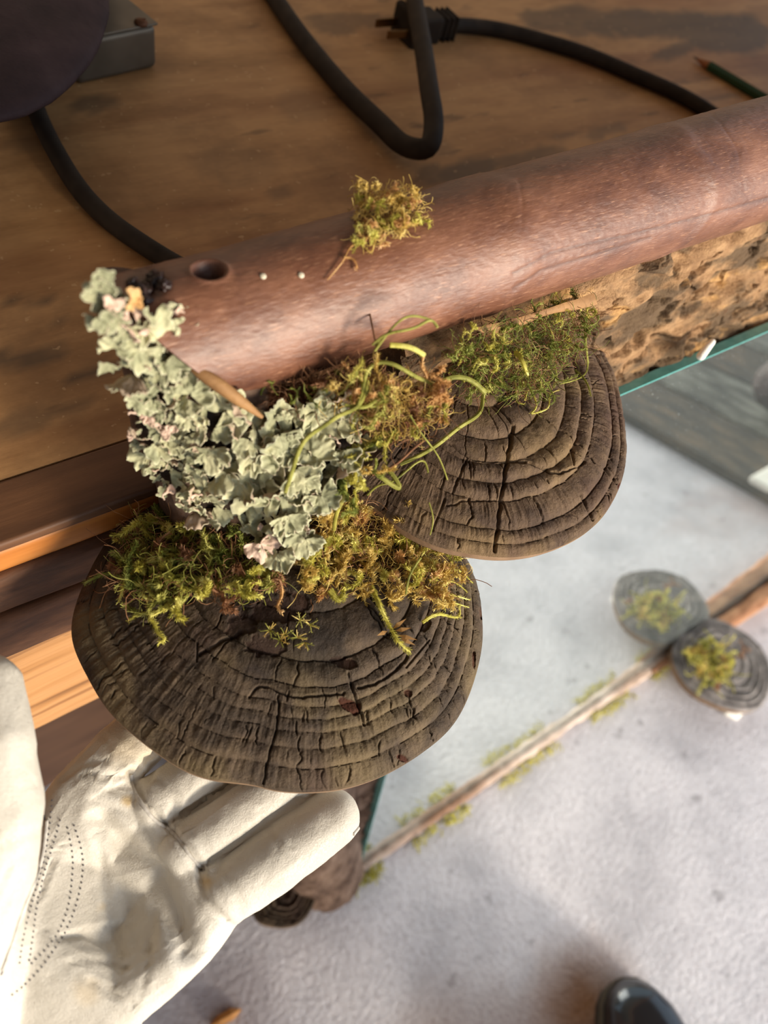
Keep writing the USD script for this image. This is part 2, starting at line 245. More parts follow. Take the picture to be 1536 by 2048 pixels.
# ------------------------------------------------------------------ the workbench
BZ, BY = 0.62, 0.181
bench = thing("workbench", "stained plywood workbench with a layered pine front edge, under the cords", "workbench")
x0, x1 = -1.3, 2.3
nx_, ny_ = 480, 220; y0_, y1_ = BY + 0.030, 1.34
V, f = grid_plane(x0, x1, y0_, y1_, nx_, ny_); V[:, 2] = BZ; sp = proj(V); st = np.zeros(len(V))
for (x, y, rx, ry, an, am) in [(1290, 48, 150, 30, .02, .8), (1140, 38, 95, 34, 0, .7), (1440, 62, 120, 40, .1, .8), (1360, 98, 60, 14, -.35, .7), (196, 207, 48, 17, -.1, .6), (940, 342, 62, 26, -.2, .75), (1060, 322, 70, 26, -.2, .6), (868, 352, 46, 22, -.1, .6), (1130, 275, 36, 8, -.2, .5), (1215, 262, 45, 10, -.25, .5), (60, 602, 75, 6, .02, .7), (60, 668, 75, 7, -.3, .8), (40, 716, 90, 20, -.15, .7), (210, 738, 90, 18, -.25, .7), (60, 840, 120, 24, -.3, .5), (650, 50, 60, 16, .2, .55), (620, 95, 40, 26, .4, .4), (720, 40, 90, 14, .1, .5), (1440, 195, 60, 6, -.25, .5), (880, 300, 30, 18, 0, .3), (60, 290, 50, 14, 0, .35), (1270, 300, 60, 30, -.2, .45), (470, 330, 80, 50, 0, .22), (620, 210, 70, 40, 0, .25), (560, 385, 26, 14, 0, .4)]:
    c_, s_ = math.cos(an), math.sin(an); q = sp[:, :2] - [x, y]
    e = np.hypot((q @ [c_, s_]) / rx, (q @ [-s_, c_]) / ry) + 1.3 * fbm(V, 38, 4, int(x)); st = np.maximum(st, am * np.clip((1.1 - e) * 4, 0, 1))
idx = np.arange(nx_ * ny_).reshape(nx_, ny_); loop = np.concatenate([idx[:, 0], idx[-1, 1:], idx[::-1, -1][1:], idx[0, ::-1][1:-1]]); l2 = np.roll(loop, -1); n_ = len(V)
f = np.vstack([f, f[:, ::-1] + n_, np.stack([l2, loop, loop + n_], 1), np.stack([l2, loop + n_, l2 + n_], 1)])
V2 = V.copy(); V2[:, 2] -= .022; V = np.vstack([V, V2])
if trimesh.Trimesh(V, f, process=False).volume < 0: f = f[:, ::-1]
obj("benchtop", (V, f), M["plywood"], bench, prim={"stain": np.concatenate([st, st])})
def plank(y0, y1, z0, z1, amp, seed, n=700):
    """A board along the front: rounded uneven edges, long in x."""
    xs = np.linspace(x0, x1, n); prof = []
    r = min(0.004, (z1 - z0) * 0.3)
    for (yy, zz, cy, cz) in ((y0, z1, 1, -1), (y0, z0, 1, 1), (y1, z0, -1, 1), (y1, z1, -1, -1)):
        a0 = {(1, -1): 90, (1, 1): 180, (-1, 1): 270, (-1, -1): 0}[(cy, cz)]
        for t in np.linspace(0, 90, 4):
            an = math.radians(a0 + t); prof.append((yy + cy * r + r * math.cos(an), zz + cz * r + r * math.sin(an)))
    prof = np.array(prof); k = len(prof)
    V = np.zeros((n, k, 3)); V[..., 0] = xs[:, None]; V[..., 1] = prof[None, :, 0]; V[..., 2] = prof[None, :, 1]
    V = V.reshape(-1, 3)
    V[:, 1] += amp * 2 * fbm(V * [14, 40, 40], 1, 4, seed) * (V[:, 1] < (y0 + y1) / 2); V[:, 2] += amp * fbm(V * [20, 30, 30], 1, 4, seed + 7)
    f = gridfaces(n, k, True)
    c0, c1 = np.arange(k), (n - 1) * k + np.arange(k)
    f = np.vstack([f, [[c0[0], c0[i], c0[i + 1]] for i in range(1, k - 1)], [[c1[0], c1[i + 1], c1[i]] for i in range(1, k - 1)]])
    return V, f
def fz(px, py, y=BY): r = ray(px, py); return (EYE + r * (y / r[1]))[2]
obj("front_board", plank(BY, BY + 0.0295, BZ - 0.0055, BZ + 0.0005, 0.0008, 1), M["front_board"], bench, smooth=50, label="dark brown board along the front of the plywood top")
z1, z2, z3, z4 = fz(0, 1158), fz(0, 1232), fz(20, 1306), fz(60, 1466)
obj("edge_board", plank(BY + 0.0015, BY + 0.0295, z1, BZ - 0.006, 0.0006, 2), M["orange_pine"], bench, smooth=50, label="orange pine strip below the dark front board")
obj("edge_board", plank(BY - 0.001, BY + 0.04, z2, z1 - 0.0005, 0.0025, 3), M["dark_board"], bench, smooth=50, label="rough brown strip with a dusty upper edge")
obj("edge_board", plank(BY - 0.003, BY + 0.04, z3, z2 - 0.0005, 0.0018, 4), M["dark_board"], bench, smooth=50)
obj("edge_board", plank(BY + 0.000, BY + 0.04, z4, z3 - 0.0005, 0.0016, 5), M["pale_pine"], bench, smooth=50, label="pale pine board at the bottom of the bench front")
obj("apron_panel", rbox((0.5, BY + .075, (z4 + .10) / 2), (3.4, .02, z4 - .10), .002), M["apron"], bench, smooth=30, label="plain brown panel set back below the front edge")
for x in (-0.9, 1.9):
    for y in (0.30, 1.24):
        obj("leg", rbox((x, y, (BZ - 0.022) / 2), (0.09, 0.09, BZ - 0.023), 0.003), M["dark_board"], bench, smooth=30)
obj("shelf", rbox((0.5, 0.80, 0.16), (2.9, 0.8, 0.025), 0.002), M["dark_board"], bench, smooth=30)
print("bench z", z1, z2, z3, z4)

# ------------------------------------------------------------------ the log-framed mirror
mirror = thing("log_framed_mirror", "mirror standing on the floor in a rustic frame of reddish log and rough wood", "mirror")
GX0, GX1, GT = 0.226, 1.75, 0.620                          # glass: left edge, right edge, top (along the mirror)
def slab(xa, xb, s0, s1, o0, o1):
    P = [inplane(x, s, o) for x in (xa, xb) for s in (s0, s1) for o in (o0, o1)]
    return tri(m3.Manifold.hull_points(np.array(P)))
obj("mirror_glass", slab(GX0 + .0004, GX1, 0.004, GT - .0004, 0.0, 0.0060), M["mirror"], mirror, label="mirror pane reflecting the concrete floor")
obj("glass_edge", cat_mesh([slab(GX0, GX1, GT - .0005, GT + .0005, -.0003, 0.0066), slab(GX0 - .0008, GX0 + .0002, 0.0, GT, -.0003, 0.0066)]), M["glass_edge"], mirror, label="teal polished edge of the pane")
# the log: top rail with a mitred left end
LP1, LP2 = atd(356, 680, 0.262), atd(1536, 318, 0.392)
LX = unit(LP2 - LP1)
LP3 = LP2 + LX * 0.95
def log_mesh(n=1300, k=230):
    L = np.linalg.norm(LP3 - LP1)
    t = np.concatenate([np.linspace(0, 0.45, 1100), np.linspace(0.452, L, n - 1100)])
    r = np.interp(t, [0, 0.10, 0.28, 0.40, L], [0.0247, 0.0262, 0.0288, 0.0300, 0.034])
    up = unit(-MD - LX * (-MD @ LX)); bk = np.cross(LX, up)
    th = np.arange(k) * 2 * np.pi / k
    rad = np.cos(th)[:, None] * up + np.sin(th)[:, None] * bk
    shift = np.clip(1 - t / 0.10, 0, 1)[:, None] * (-0.78 * np.cos(th))[None] * r[0]
    tt = t[:, None] + shift
    P = LP1 + LX * tt[..., None] + rad[None] * r[:, None, None]
    V = P.reshape(-1, 3); N = np.broadcast_to(rad[None], P.shape).reshape(-1, 3)
    ax = (V - LP1) @ LX
    Q = np.stack([ax * 0.35, V @ up, V @ bk], 1)
    d = 0.0016 * fbm(V, 18, 3, 1) + 0.0002 * fbm(Q, 300, 3, 2) + 0.0003 * fbm(Q, 1200, 2, 3)
    for (q, a, w) in ((0.125, .0007, .010), (0.232, .0006, .007), (0.345, .0008, .010)):   # faint growth nodes
        d += a * np.exp(-((ax - q - 0.05 * fbm(V, 30, 2, 8)) / w) ** 2)
    pp = proj(V); face = ((V - EYE) * N).sum(1) < 0
    dark = np.zeros(len(V))
    e = np.hypot((pp[:, 0] - 418) / 30, (pp[:, 1] - 541) / 17); w = face & (e < 2.4)
    d[w] += -0.0065 * np.exp(-e[w] ** 4) + 0.0013 * np.exp(-((e[w] - 1.15) / 0.28) ** 2); dark[w] = 0.8 * np.exp(-e[w] ** 4)
    e = np.hypot((pp[:, 0] - 292) / 40, (pp[:, 1] - 566) / 34); w = face & (e < 2.2)
    d[w] += (0.004 * fbm(V[w], 240, 4, 5) - 0.002) * np.exp(-e[w] ** 4); dark[w] = np.maximum(dark[w], 0.85 * np.exp(-e[w] ** 4))
    for line, dep in (([(1024, 545), (1100, 505), (1170, 488), (1260, 470), (1330, 452), (1470, 415), (1536, 398)], .00045), ([(1024, 575), (1080, 540), (1180, 512), (1300, 475)], .0003), ([(1036, 360), (1042, 410), (1040, 460)], .00012), ([(1410, 220), (1440, 245), (1475, 300), (1490, 380)], .00012)):
        w = face & (pp[:, 0] > 1000); dd = seg_dist(pp[w, :2], line); d[w] -= dep * np.exp(-(dd / 4) ** 2); dark[w] = np.maximum(dark[w], .5 * np.exp(-(dd / 3) ** 2) * (dep > .0002))
    V = V + N * d[:, None]
    nT = len(t); f = gridfaces(nT, k, True)
    c = V[:k].mean(0) + LX * 0.004; V = np.vstack([V, c, V[(nT - 1) * k:nT * k].mean(0)]); dark = np.concatenate([dark, [0, 0]])
    s = np.arange(k); o = (nT - 1) * k
    f = np.vstack([f, np.stack([s, (s + 1) % k, np.full(k, nT * k)], 1)[:, ::-1], np.stack([o + s, o + (s + 1) % k, np.full(k, nT * k + 1)], 1)])
    m = trimesh.Trimesh(V, f, process=False)
    if m.volume < 0: f = f[:, ::-1]
    return (V, f), dark, up, bk
(lv, lf), ldark, LUP, LBK = log_mesh()
log_rail = obj("log_rail", (lv, lf), M["log"], mirror, smooth=True, label="smooth reddish brown log along the top", prim={"dark": ldark})
logm = trimesh.Trimesh(lv, lf, process=False)
# rim of pale wood at the mitred cut
rim = []
for th in np.radians(np.linspace(100, 260, 40)):
    rd = math.cos(th) * LUP + math.sin(th) * -LBK
    rim.append(LP1 + rd * 0.0215 + LX * (-0.78 * math.cos(th) * 0.0247 - 0.0016))
obj("cut_rim", tube(np.array([atd(x, y, d) for x, y, d in ((374, 728, .246), (405, 748, .247), (440, 772, .250), (478, 800, .254), (524, 834, .262))]), [.0010, .0022, .0025, .0021, .0007], 10), M["cut_wood"], mirror, smooth=True, label="pale strip of cut wood at the log's end")
fp = [(955, 655, .302), (1020, 640, .312), (1080, 622, .322), (1140, 602, .333), (1188, 586, .343)]
a_, b_ = spline([atd(*p) for p in fp], 40), spline([atd(x + 6, y + 17 + 6 * math.sin(x / 30), d + .003) for x, y, d in fp], 40)
sh = np.stack([a_, (a_ + b_) / 2 + .0015 * unit(EYE - a_), b_], 1); tk = unit(EYE - a_)[:, None] * .0012
fv = np.concatenate([sh, (sh - tk)[:, ::-1]], 1); nfl, kfl = fv.shape[:2]; fv = fv.reshape(-1, 3) + .0012 * np.stack([fbm(fv.reshape(-1, 3), 90, 3, q_) for q_ in (1, 2, 3)], 1)
obj("bark_flap", (fv, gridfaces(nfl, kfl, True)), M["cut_wood"], mirror, smooth=40, label="peeling flap of bark under the log")
rb = []
for px, py, r in ((268, 572, .0026), (284, 588, .0030), (300, 578, .0024), (292, 604, .0022), (312, 560, .0030), (330, 572, .0020)):
    h_ = logm.ray.intersects_location([EYE], [unit(ray(px, py))])[0]
    if len(h_): rb.append((h_[np.argmin(np.linalg.norm(h_ - EYE, axis=1))], r))
bl = [trimesh.creation.icosphere(3, 1.0) for _ in rb]
rvs = cat_mesh([((b_.vertices * (r * (1 + 1.2 * fbm(b_.vertices + q_ * 3.1, 2.2, 3, q_))[:, None])) + c, b_.faces) for q_, (b_, (c, r)) in enumerate(zip(bl, rb))])
obj("resin_lump", rvs, M["resin"], mirror, smooth=True, label="black resin lumps beside the lichen")
# the stile: rough post down the left side
SP1, SP2 = atd(452, 900, 0.318), atd(650, 1750, 0.846)
SD = unit(SP1 - SP2)
def stile_mesh(n=360, k=150):
    top = SP1 + SD * 0.068; L = (top[2] - 0.012) / SD[2]
    t = np.linspace(0, L, n)[:, None]; th = np.arange(k) * 2 * np.pi / k
    rr = np.interp(t, [0, 0.1, L], [0.0262, 0.033, 0.043])
    a = unit(LX - SD * (LX @ SD)); b = np.cross(SD, a)
    P = top - SD * (t + 0.8 * rr * np.cos(th)[None] * np.clip(1 - t / .1, 0, 1))[..., None] + (np.cos(th)[None, :, None] * a + np.sin(th)[None, :, None] * b) * rr[..., None]
    V = P.reshape(-1, 3); N = unit(V - (top - SD * (((top - V) @ SD))[:, None]))
    V = V + N * (0.010 * fbm(V * [1, 1, .5], 45, 5, 9) + 0.004 * fbm(V * [1, 1, .4], 160, 3, 10))[:, None]
    V[:, 2] = np.where(V[:, 2] < .03, .001 + (V[:, 2] - V[:, 2].min()) / (.03 - V[:, 2].min()) * .029, V[:, 2])
    f = gridfaces(n, k, True); c0, c1 = V[:k].mean(0), V[-k:].mean(0); s = np.arange(k); o = (n - 1) * k
    V = np.vstack([V, c0, c1]); f = np.vstack([f, np.stack([(s + 1) % k, s, np.full(k, n * k)], 1), np.stack([o + s, o + (s + 1) % k, np.full(k, n * k + 1)], 1)])
    return V, f
stv, stf = stile_mesh()
if trimesh.Trimesh(stv, stf, process=False).volume < 0: stf = stf[:, ::-1]
obj("side_post", (stv, stf), M["stile"], mirror, smooth=True, label="rough bark post down the left side")
# the rough rail behind the pane, under the log
def rough_face(xa, xb, s0, s1, off, thick, nx, ns, amp, seed, holes=(), pit=1.0):
    x = np.linspace(xa, xb, nx); s = np.linspace(s0, s1, ns)
    X, S = np.meshgrid(x, s, indexing="ij")
    V = np.stack([inplane(0, 0)[0] * 0 + X, BOT[1] - MD[1] * S, -MD[2] * S], -1).reshape(-1, 3) + NM * off
    d = amp * (2.2 * fbm(V * [.55, 1, 1], 38, 6, seed) + 0.9 * np.abs(fbm(V * [.5, 1, 1], 120, 4, seed + 3)) - 0.15)
    d -= 0.006 * np.clip(fbm(V * [.55, 1, 1], 52, 3, seed + 9) - 0.12, 0, 1) * 6
    Q_ = V * [.45, 1, 1]; cr = np.abs(fbm(Q_, 55, 5, seed + 5)); d -= 0.0035 * np.exp(-(cr / .012) ** 2) * (fbm(V, 20, 2, seed + 6) > -.03); d += 0.0018 * np.clip(fbm(Q_, 150, 5, seed + 12) * 3, -1, 1); d -= pit * 0.0060 * np.clip((meshkit.fbm(V * [70, 110, 110] + seed, 3, 4) - .62) * 9, 0, 1); d += pit * .003 * np.clip(fbm(V * [.4, 1, 1], 70, 2, seed + 44) * 5, -1, 1)
    for (px, py, rx, ry, dep) in holes:
        pp = proj(V); e = np.hypot((pp[:, 0] - px) / rx, (pp[:, 1] - py) / ry); d -= dep * np.exp(-e ** 4)
    edge = np.minimum(np.abs(S.ravel() - s0), np.abs(S.ravel() - s1)); 
    F_ = V - NM * d[:, None]; F_[:, 2] -= 0.004 * fbm(V, 60, 3, 4) * (S.ravel() - s0 < 0.006)
    B_ = V + NM * thick
    f = gridfaces(nx, ns); k = len(F_)
    idx = np.arange(k).reshape(nx, ns); loop = np.concatenate([idx[:, 0], idx[-1, 1:], idx[::-1, -1][1:], idx[0, ::-1][1:-1]])
    l2 = np.roll(loop, -1)
    side = np.vstack([np.stack([loop, l2, l2 + k], 1), np.stack([loop, l2 + k, loop + k], 1)])
    f = np.vstack([f, f[:, ::-1] + k, side[:, ::-1]])
    m = trimesh.Trimesh(np.vstack([F_, B_]), f, process=False)
    return (m.vertices, m.faces if m.volume > 0 else m.faces[:, ::-1])
rrail = rough_face(0.17, 0.60, GT - 0.004, 0.722, 0.0066, 0.028, 560, 150, 0.0042, 21, holes=[(1330, 690, 26, 20, .007), (1458, 662, 20, 9, .005), (1300, 560, 34, 16, .005), (1365, 520, 16, 12, .005), (1470, 475, 20, 12, .004)])
obj("rough_rail", rrail, M["rough_wood"], mirror, smooth=40, label="crumbly tan rough wood under the log")
obj("rough_rail", rough_face(0.60, 1.72, GT - 0.004, 0.722, 0.0066, 0.028, 300, 60, 0.003, 22), M["rough_wood"], mirror, smooth=40)
obj("side_panel", rough_face(0.15, GX0 + 0.004, 0.0, 0.64, 0.0066, 0.030, 90, 420, 0.004, 31), M["stile"], mirror, smooth=40, label="rough brown wood beside the pane's left edge")
# bottom rail: thin worn strip in front of the pane
def bottom_rail():
    n, k = 420, 22; xs = np.linspace(0.17, 1.75, n); th = np.arange(k) * 2 * np.pi / k
    P = np.stack([inplane(x, 0.008, -0.003) for x in xs]); rr = 0.0046 + 0.004 * fbm(P, 14, 3, 2) + np.interp(xs, [.17, .6, .9, 1.2], [0, 0, .009, .011])
    V = P[:, None] + rr[:, None, None] * (np.cos(th)[None, :, None] * np.array([0, 0, 1.0]) + 1.1 * np.sin(th)[None, :, None] * np.array([0, 1.0, 0]))
    V = V.reshape(-1, 3); V += 0.005 * (np.stack([fbm(V, 90, 4, s) for s in (1, 2, 3)], 1)); V[:, 2] = np.maximum(V[:, 2], 0.0005)
    return V, gridfaces(n, k, True)
obj("bottom_rail", bottom_rail(), M["strip"], mirror, smooth=40, label="thin worn strip along the foot of the pane")
rl = tube(spline([inplane(.70, .012, -.010), inplane(.80, .020, -.014), inplane(.95, .026, -.016), inplane(1.15, .030, -.016), inplane(1.4, .03, -.014)], 160), np.interp(np.linspace(0, 1, 160), [0, .15, .5, 1], [.004, .010, .016, .016]), 26)
rlv = rl[0] + .008 * np.stack([fbm(rl[0] * [.5, 1, 1], 60, 4, q_) for q_ in (3, 4, 5)], 1); rlv[:, 2] = np.maximum(rlv[:, 2], .0006)
obj("bark_strip", (rlv, rl[1]), M["rail_bark"], mirror, smooth=40, label="orange-brown bark on the foot rail above the small fungus")
obj("side_post", cat_mesh([tube(np.array([inplane(1.72, 0), inplane(1.70, .45, .01), inplane(1.74, .80, .01)]), .03, 14)]), M["stile"], mirror, smooth=True)
obj("white_chip", tri(hull([(atd(1415, 694, .452), .0022), (atd(1402, 712, .453), .0026), (atd(1424, 684, .455), .0020)], 10)), M["white"], mirror, smooth=True, label="white chip wedged between rough wood and pane")
for i, (px, py) in enumerate([(526, 553), (602, 551)]):
    hit, _, t_ = logm.ray.intersects_location([EYE], [unit(ray(px, py))]); p = hit[np.argmin(np.linalg.norm(hit - EYE, axis=1))]; nn = logm.face_normals[t_[np.argmin(np.linalg.norm(hit - EYE, axis=1))]]
    R = np.stack([unit(np.cross(nn, [0, 0, 1.0])), np.cross(nn, unit(np.cross(nn, [0, 0, 1.0]))), nn], 1)
    d = trimesh.creation.icosphere(2, 1.0); obj("wooden_plug", ((d.vertices * [.00108, .00108, .0005]) @ R.T + p + nn * .0002, d.faces), M["plug_white"], mirror, smooth=True, label="small round white plug set into the log" if i == 0 else None)

# ------------------------------------------------------------------ bracket fungi
def fungus(name, label, mat, centre, z, outline, bands, dome, cracks=(), rust=(), normal=(0, 0, 1), thick=0.012, nt=1450, nu=270, seed=1, pw=2.2, amp=0.0016, ncr=9, px_per=None, world=None, rough=1.0, group=None, wet=()):
    rs = np.random.default_rng(seed); N = unit(np.array(normal, float))
    if world is None:
        C = pln(*centre, (0, 0, z), N); O = np.array([pln(x, y, (0, 0, z), N) for x, y in outline]) - C
    else: C, O = np.array(world[0], float), np.array(world[1], float)
    e1 = unit(np.array([1, 0, 0]) - N * N[0]); e2 = np.cross(N, e1)
    a, r = np.arctan2(O @ e2, O @ e1), np.hypot(O @ e1, O @ e2)
    k = np.argsort(a); a, r = a[k], r[k]
    rf = CubicSpline(np.concatenate([a, [a[0] + 2 * np.pi]]), np.concatenate([r, [r[0]]]), bc_type="periodic")
    if world is None:                                     # finer where the cap faces the viewer
        kn = int(nt * .82); th = np.sort(np.concatenate([np.linspace(-np.pi - .25, .35, kn, endpoint=False), np.linspace(.35, np.pi - .25, nt - kn, endpoint=False)]))
    else: th = np.linspace(-np.pi, np.pi, nt, endpoint=False)
    u = np.linspace(0.0, 1, nu) ** 0.75
    Rb = rf(th) * (1 + 0.010 * (meshkit.noise(np.stack([np.cos(th) * 5, np.sin(th) * 5, th * 0 + seed], 1)) - .5))
    U, T = np.meshgrid(u, th, indexing="ij"); RR = U * Rb[None]
    ct = np.stack([np.cos(T), np.sin(T)], -1)
    wob = 2.0 * (meshkit.fbm(np.stack([ct[..., 0] * 2.2 + seed, ct[..., 1] * 2.2, U * 1.5], -1), 3, seed) - .5) + 0.5 * (meshkit.fbm(np.stack([ct[..., 0] * 14 + seed, ct[..., 1] * 14, U * 6], -1), 3, seed + 1) - .5)
    Uw = U + 0.028 * wob * np.clip(U * 3, 0, 1) * np.clip((1 - U) * 8, 0, 1)
    h = dome * (1 - U ** pw)
    bands = [0.0] + list(bands) + [1.0]; dark = np.zeros_like(h)
    for i, (b0, b1) in enumerate(zip(bands[:-1], bands[1:])):
        w = (Uw >= b0) & (Uw <= b1 if b1 == 1 else Uw < b1)
        t = np.clip((Uw[w] - b0) / (b1 - b0), 0, 1); A = amp * (0.7 + 0.6 * rs.random()) * min(1, (b1 - b0) / 0.09) 
        lip = 0.7 + 0.3 * meshkit.noise(np.stack([ct[..., 0][w] * 4 + i, ct[..., 1][w] * 4, t * 0], -1))
        h[w] += A * ((0.35 + 0.65 * t) * (1 - t ** 9) * lip * 1.5 - 0.5 + 0.4 * np.sin(np.pi * t)) * np.clip((1 - (b1 == 1) * t ** 3), 0, 1)
    # cracks across the bands
    allc = []
    for i, (b0, b1) in enumerate(zip(bands[1:-1], bands[2:])):
        for _ in range(int(ncr * (2 + 6 * (b0 + b1) / 2))):
            t0 = rs.uniform(-np.pi, np.pi); lo = b0 + (b1 - b0) * max(0, rs.uniform(-.8, .5)); hi = b1 - (b1 - b0) * max(0, rs.uniform(-1.2, .4))
            if rs.random() < 0.12: hi = min(1.0, b1 + (b1 - b0) * 1.5)
            allc.append((t0, lo, hi, rs.uniform(.25, 1.0) ** 1.5, rs.integers(1 << 20), rs.uniform(.00016, .00036)))
    for (t0, lo, hi, dep, sd, wd) in allc:
        iu = np.nonzero((u >= lo - .01) & (u <= hi + .01))[0]
        if len(iu) < 2: continue
        jit = (meshkit.fbm(np.stack([u[iu] * 26, np.full(len(iu), sd % 977), np.full(len(iu), 3.3)], 1), 3, 5) - .5) * 0.055
        dt = (th[None] - t0 - jit[:, None] + np.pi) % (2 * np.pi) - np.pi
        dist = np.abs(dt) * RR[iu]; g = np.exp(-(dist / wd) ** 2) * np.clip(np.minimum(u[iu] - lo, hi - u[iu]) * 60 + .3, 0, 1)[:, None]
        h[iu] -= 0.0022 * dep * g
    P = C + RR[..., None] * (ct[..., :1] * e1 + ct[..., 1:] * e2)
    h += rough * (0.0011 * fbm(P, 70, 4, seed + 3) + 0.00075 * fbm(P, 330, 3, seed + 4) * np.clip(1.4 - U * .3, 0, 1))
    rad = np.stack([ct[..., 0] * 60, ct[..., 1] * 60, U * 5], -1); h += rough * 0.0011 * (meshkit.fbm(rad, 3, seed + 8) - .5) * np.clip((U - .5) * 3, 0, 1)
    V = (P + N * h[..., None]).reshape(-1, 3)
    rustv = np.zeros(len(V)); darkv = np.zeros(len(V))
    if world is None:
        pp = proj(V)
        for line, dep, wd in cracks:
            line = spline(line, 30) if len(line) > 2 else np.array(line, float)
            line = line + 9 * np.stack([meshkit.fbm(np.stack([line[:, 1] / 11 + q_ * 9, line[:, 0] / 11, line[:, 0] * 0], 1), 3, 2) - .5 for q_ in (0, 1)], 1)
            dd = seg_dist(pp[:, :2], line); V -= N * (dep * np.exp(-(dd / (wd * .62)) ** 2))[:, None]
        for (x, y, rx, ry, amt) in wet:
            e = np.hypot((pp[:, 0] - x) / rx, (pp[:, 1] - y) / ry) + 1.0 * fbm(V, 90, 4, 12); darkv = np.maximum(darkv, amt * np.clip((1.15 - e) * 3, 0, 1))
        for (x, y, rx, ry, an, amt) in rust:
            c_, s_ = math.cos(an), math.sin(an); q = pp[:, :2] - [x, y]; w = (np.abs(q).max(1) < 3 * max(rx, ry))
            e = np.hypot((q[w] @ [c_, s_]) / rx, (q[w] @ [-s_, c_]) / ry) + 1.1 * fbm(V[w], 420, 3, 6)
            m_ = np.clip((1.15 - e) * 5, 0, 1); rustv[w] = np.maximum(rustv[w], amt * m_); V[w] -= N * (0.0010 * m_)[:, None]
    top = V.reshape(nu, nt, 3); rows = [top]
    for rr_, hh in ((1.006, -0.12), (1.004, -0.30), (0.992, -0.55), (0.965, -0.8), (0.90, -0.95), (0.6, -1.0), (0.25, -1.0), (0.02, -1.0)):
        rows.append((C + (Rb * rr_)[:, None] * (np.cos(th)[:, None] * e1 + np.sin(th)[:, None] * e2) + N * (hh * thick))[None])
    G = np.concatenate(rows, 0); Vall = G.reshape(-1, 3); fa = gridfaces(G.shape[0], nt, True)
    if trimesh.Trimesh(Vall, fa, process=False).volume < 0: fa = fa[:, ::-1]
    # only the cap's upper skin is the thing's own mesh; the pore surface below is a part
    t_ = thing(name, label, "fungus", group)
    cut = (nu + 1) * nt
    top_f = fa[(fa < cut).all(1)]; low_f = fa[~(fa < cut).all(1)] - (cut - nt)
    z0 = np.zeros(nt); obj("cap", (Vall[:cut], top_f), mat, t_, smooth=True, prim={"rust": np.concatenate([rustv, z0]), "dark": np.concatenate([darkv, z0])})
    obj("pore_surface", (Vall[cut - nt:], low_f), M["fungus_under"], t_, smooth=True)
    return trimesh.Trimesh(Vall, fa, process=False), t_
M["fungus_under"] = look("fungus_underside", [(0.3, lin(110, 84, 62)), (0.7, lin(150, 122, 94))], ns=80, rough=0.85, bump=0.4, bns=500, bdist=0.0006)
big_out = [(148, 1272), (160, 1190), (196, 1110), (255, 1035), (340, 985), (470, 960), (620, 955), (760, 985), (860, 1040), (925, 1105), (958, 1190), (964, 1280), (950, 1350), (915, 1430), (860, 1490), (790, 1535), (710, 1567), (620, 1580), (535, 1570), (520, 1566), (440, 1555), (340, 1517), (270, 1465), (215, 1410), (178, 1350)]
big, big_t = fungus("bracket_fungus", "large dark bracket fungus with cracked ringed cap, held from below by the white glove", M["fungus"], (600, 1130), 0.600, big_out,
    [.20, .38, .57, .66, .73, .775, .82, .875, .935], 0.030, seed=3, ncr=5, amp=.0021,
    cracks=[([(398, 1308), (440, 1285), (485, 1262)], .0022, 5), ([(395, 1285), (396, 1320)], .0014, 3), ([(556, 1392), (555, 1440), (540, 1500), (528, 1566)], .0022, 3.2), ([(696, 1345), (712, 1400), (730, 1450)], .0018, 3.5), ([(500, 1395), (520, 1372), (560, 1385), (630, 1392), (690, 1385)], .0016, 3.5), ([(1, 1), (2, 2)], 0, 1), ([(715, 1377), (780, 1350), (815, 1312)], .0018, 4), ([(860, 1280), (815, 1335)], .0012, 3)],
    wet=[(570, 1270, 150, 95, .55), (760, 1240, 110, 60, .35), (640, 1360, 90, 40, .3)],
    rust=[(703, 1412, 24, 13, .5, .9), (690, 1325, 26, 10, .2, .5), (817, 1386, 9, 8, 0, .8), (806, 1517, 12, 6, .5, .9), (560, 1215, 60, 26, -.2, .55), (530, 1290, 40, 20, 0, .5), (480, 1250, 30, 22, -.4, .45), (948, 1320, 3, 16, 0, .8), (962, 1225, 3, 14, 0, .6), (850, 1250, 14, 9, -1, .4)])
near_out = [(700, 975), (735, 1000), (790, 1040), (870, 1085), (945, 1103), (1040, 1109), (1130, 1086), (1192, 1045), (1238, 975), (1254, 890), (1246, 815), (1228, 745), (1212, 712), (1190, 702), (1168, 704), (1080, 680), (980, 690), (880, 730), (780, 800), (715, 880), (695, 940)]
near, near_t = fungus("bracket_fungus", "half-round brown bracket fungus tucked under the log beside the rough wood", M["fungus_brown"], (905, 800), 0.640, near_out,
    [.24, .43, .56, .66, .75, .885, .95], 0.021, seed=8, ncr=3.8, amp=.0020, nt=1150, nu=215, normal=(0, -.05, 1),
    cracks=[([(1026, 850), (1014, 920), (1003, 1000), (990, 1100)], .0028, 4.5), ([(935, 918), (920, 950), (905, 985)], .0016, 3), ([(890, 995), (868, 1060)], .0014, 3), ([(900, 885), (935, 912), (990, 922), (1050, 925)], .0016, 3.2), ([(1060, 925), (1110, 945), (1170, 925)], .0015, 3.5), ([(1163, 988), (1186, 1040)], .0018, 3.2), ([(1205, 935), (1236, 968)], .0014, 2.5), ([(1140, 890), (1148, 930)], .0012, 2.5), ([(895, 1010), (950, 1000), (1000, 1000)], .001, 2.5)],
    rust=[(1241, 972, 5, 8, .4, .95)])

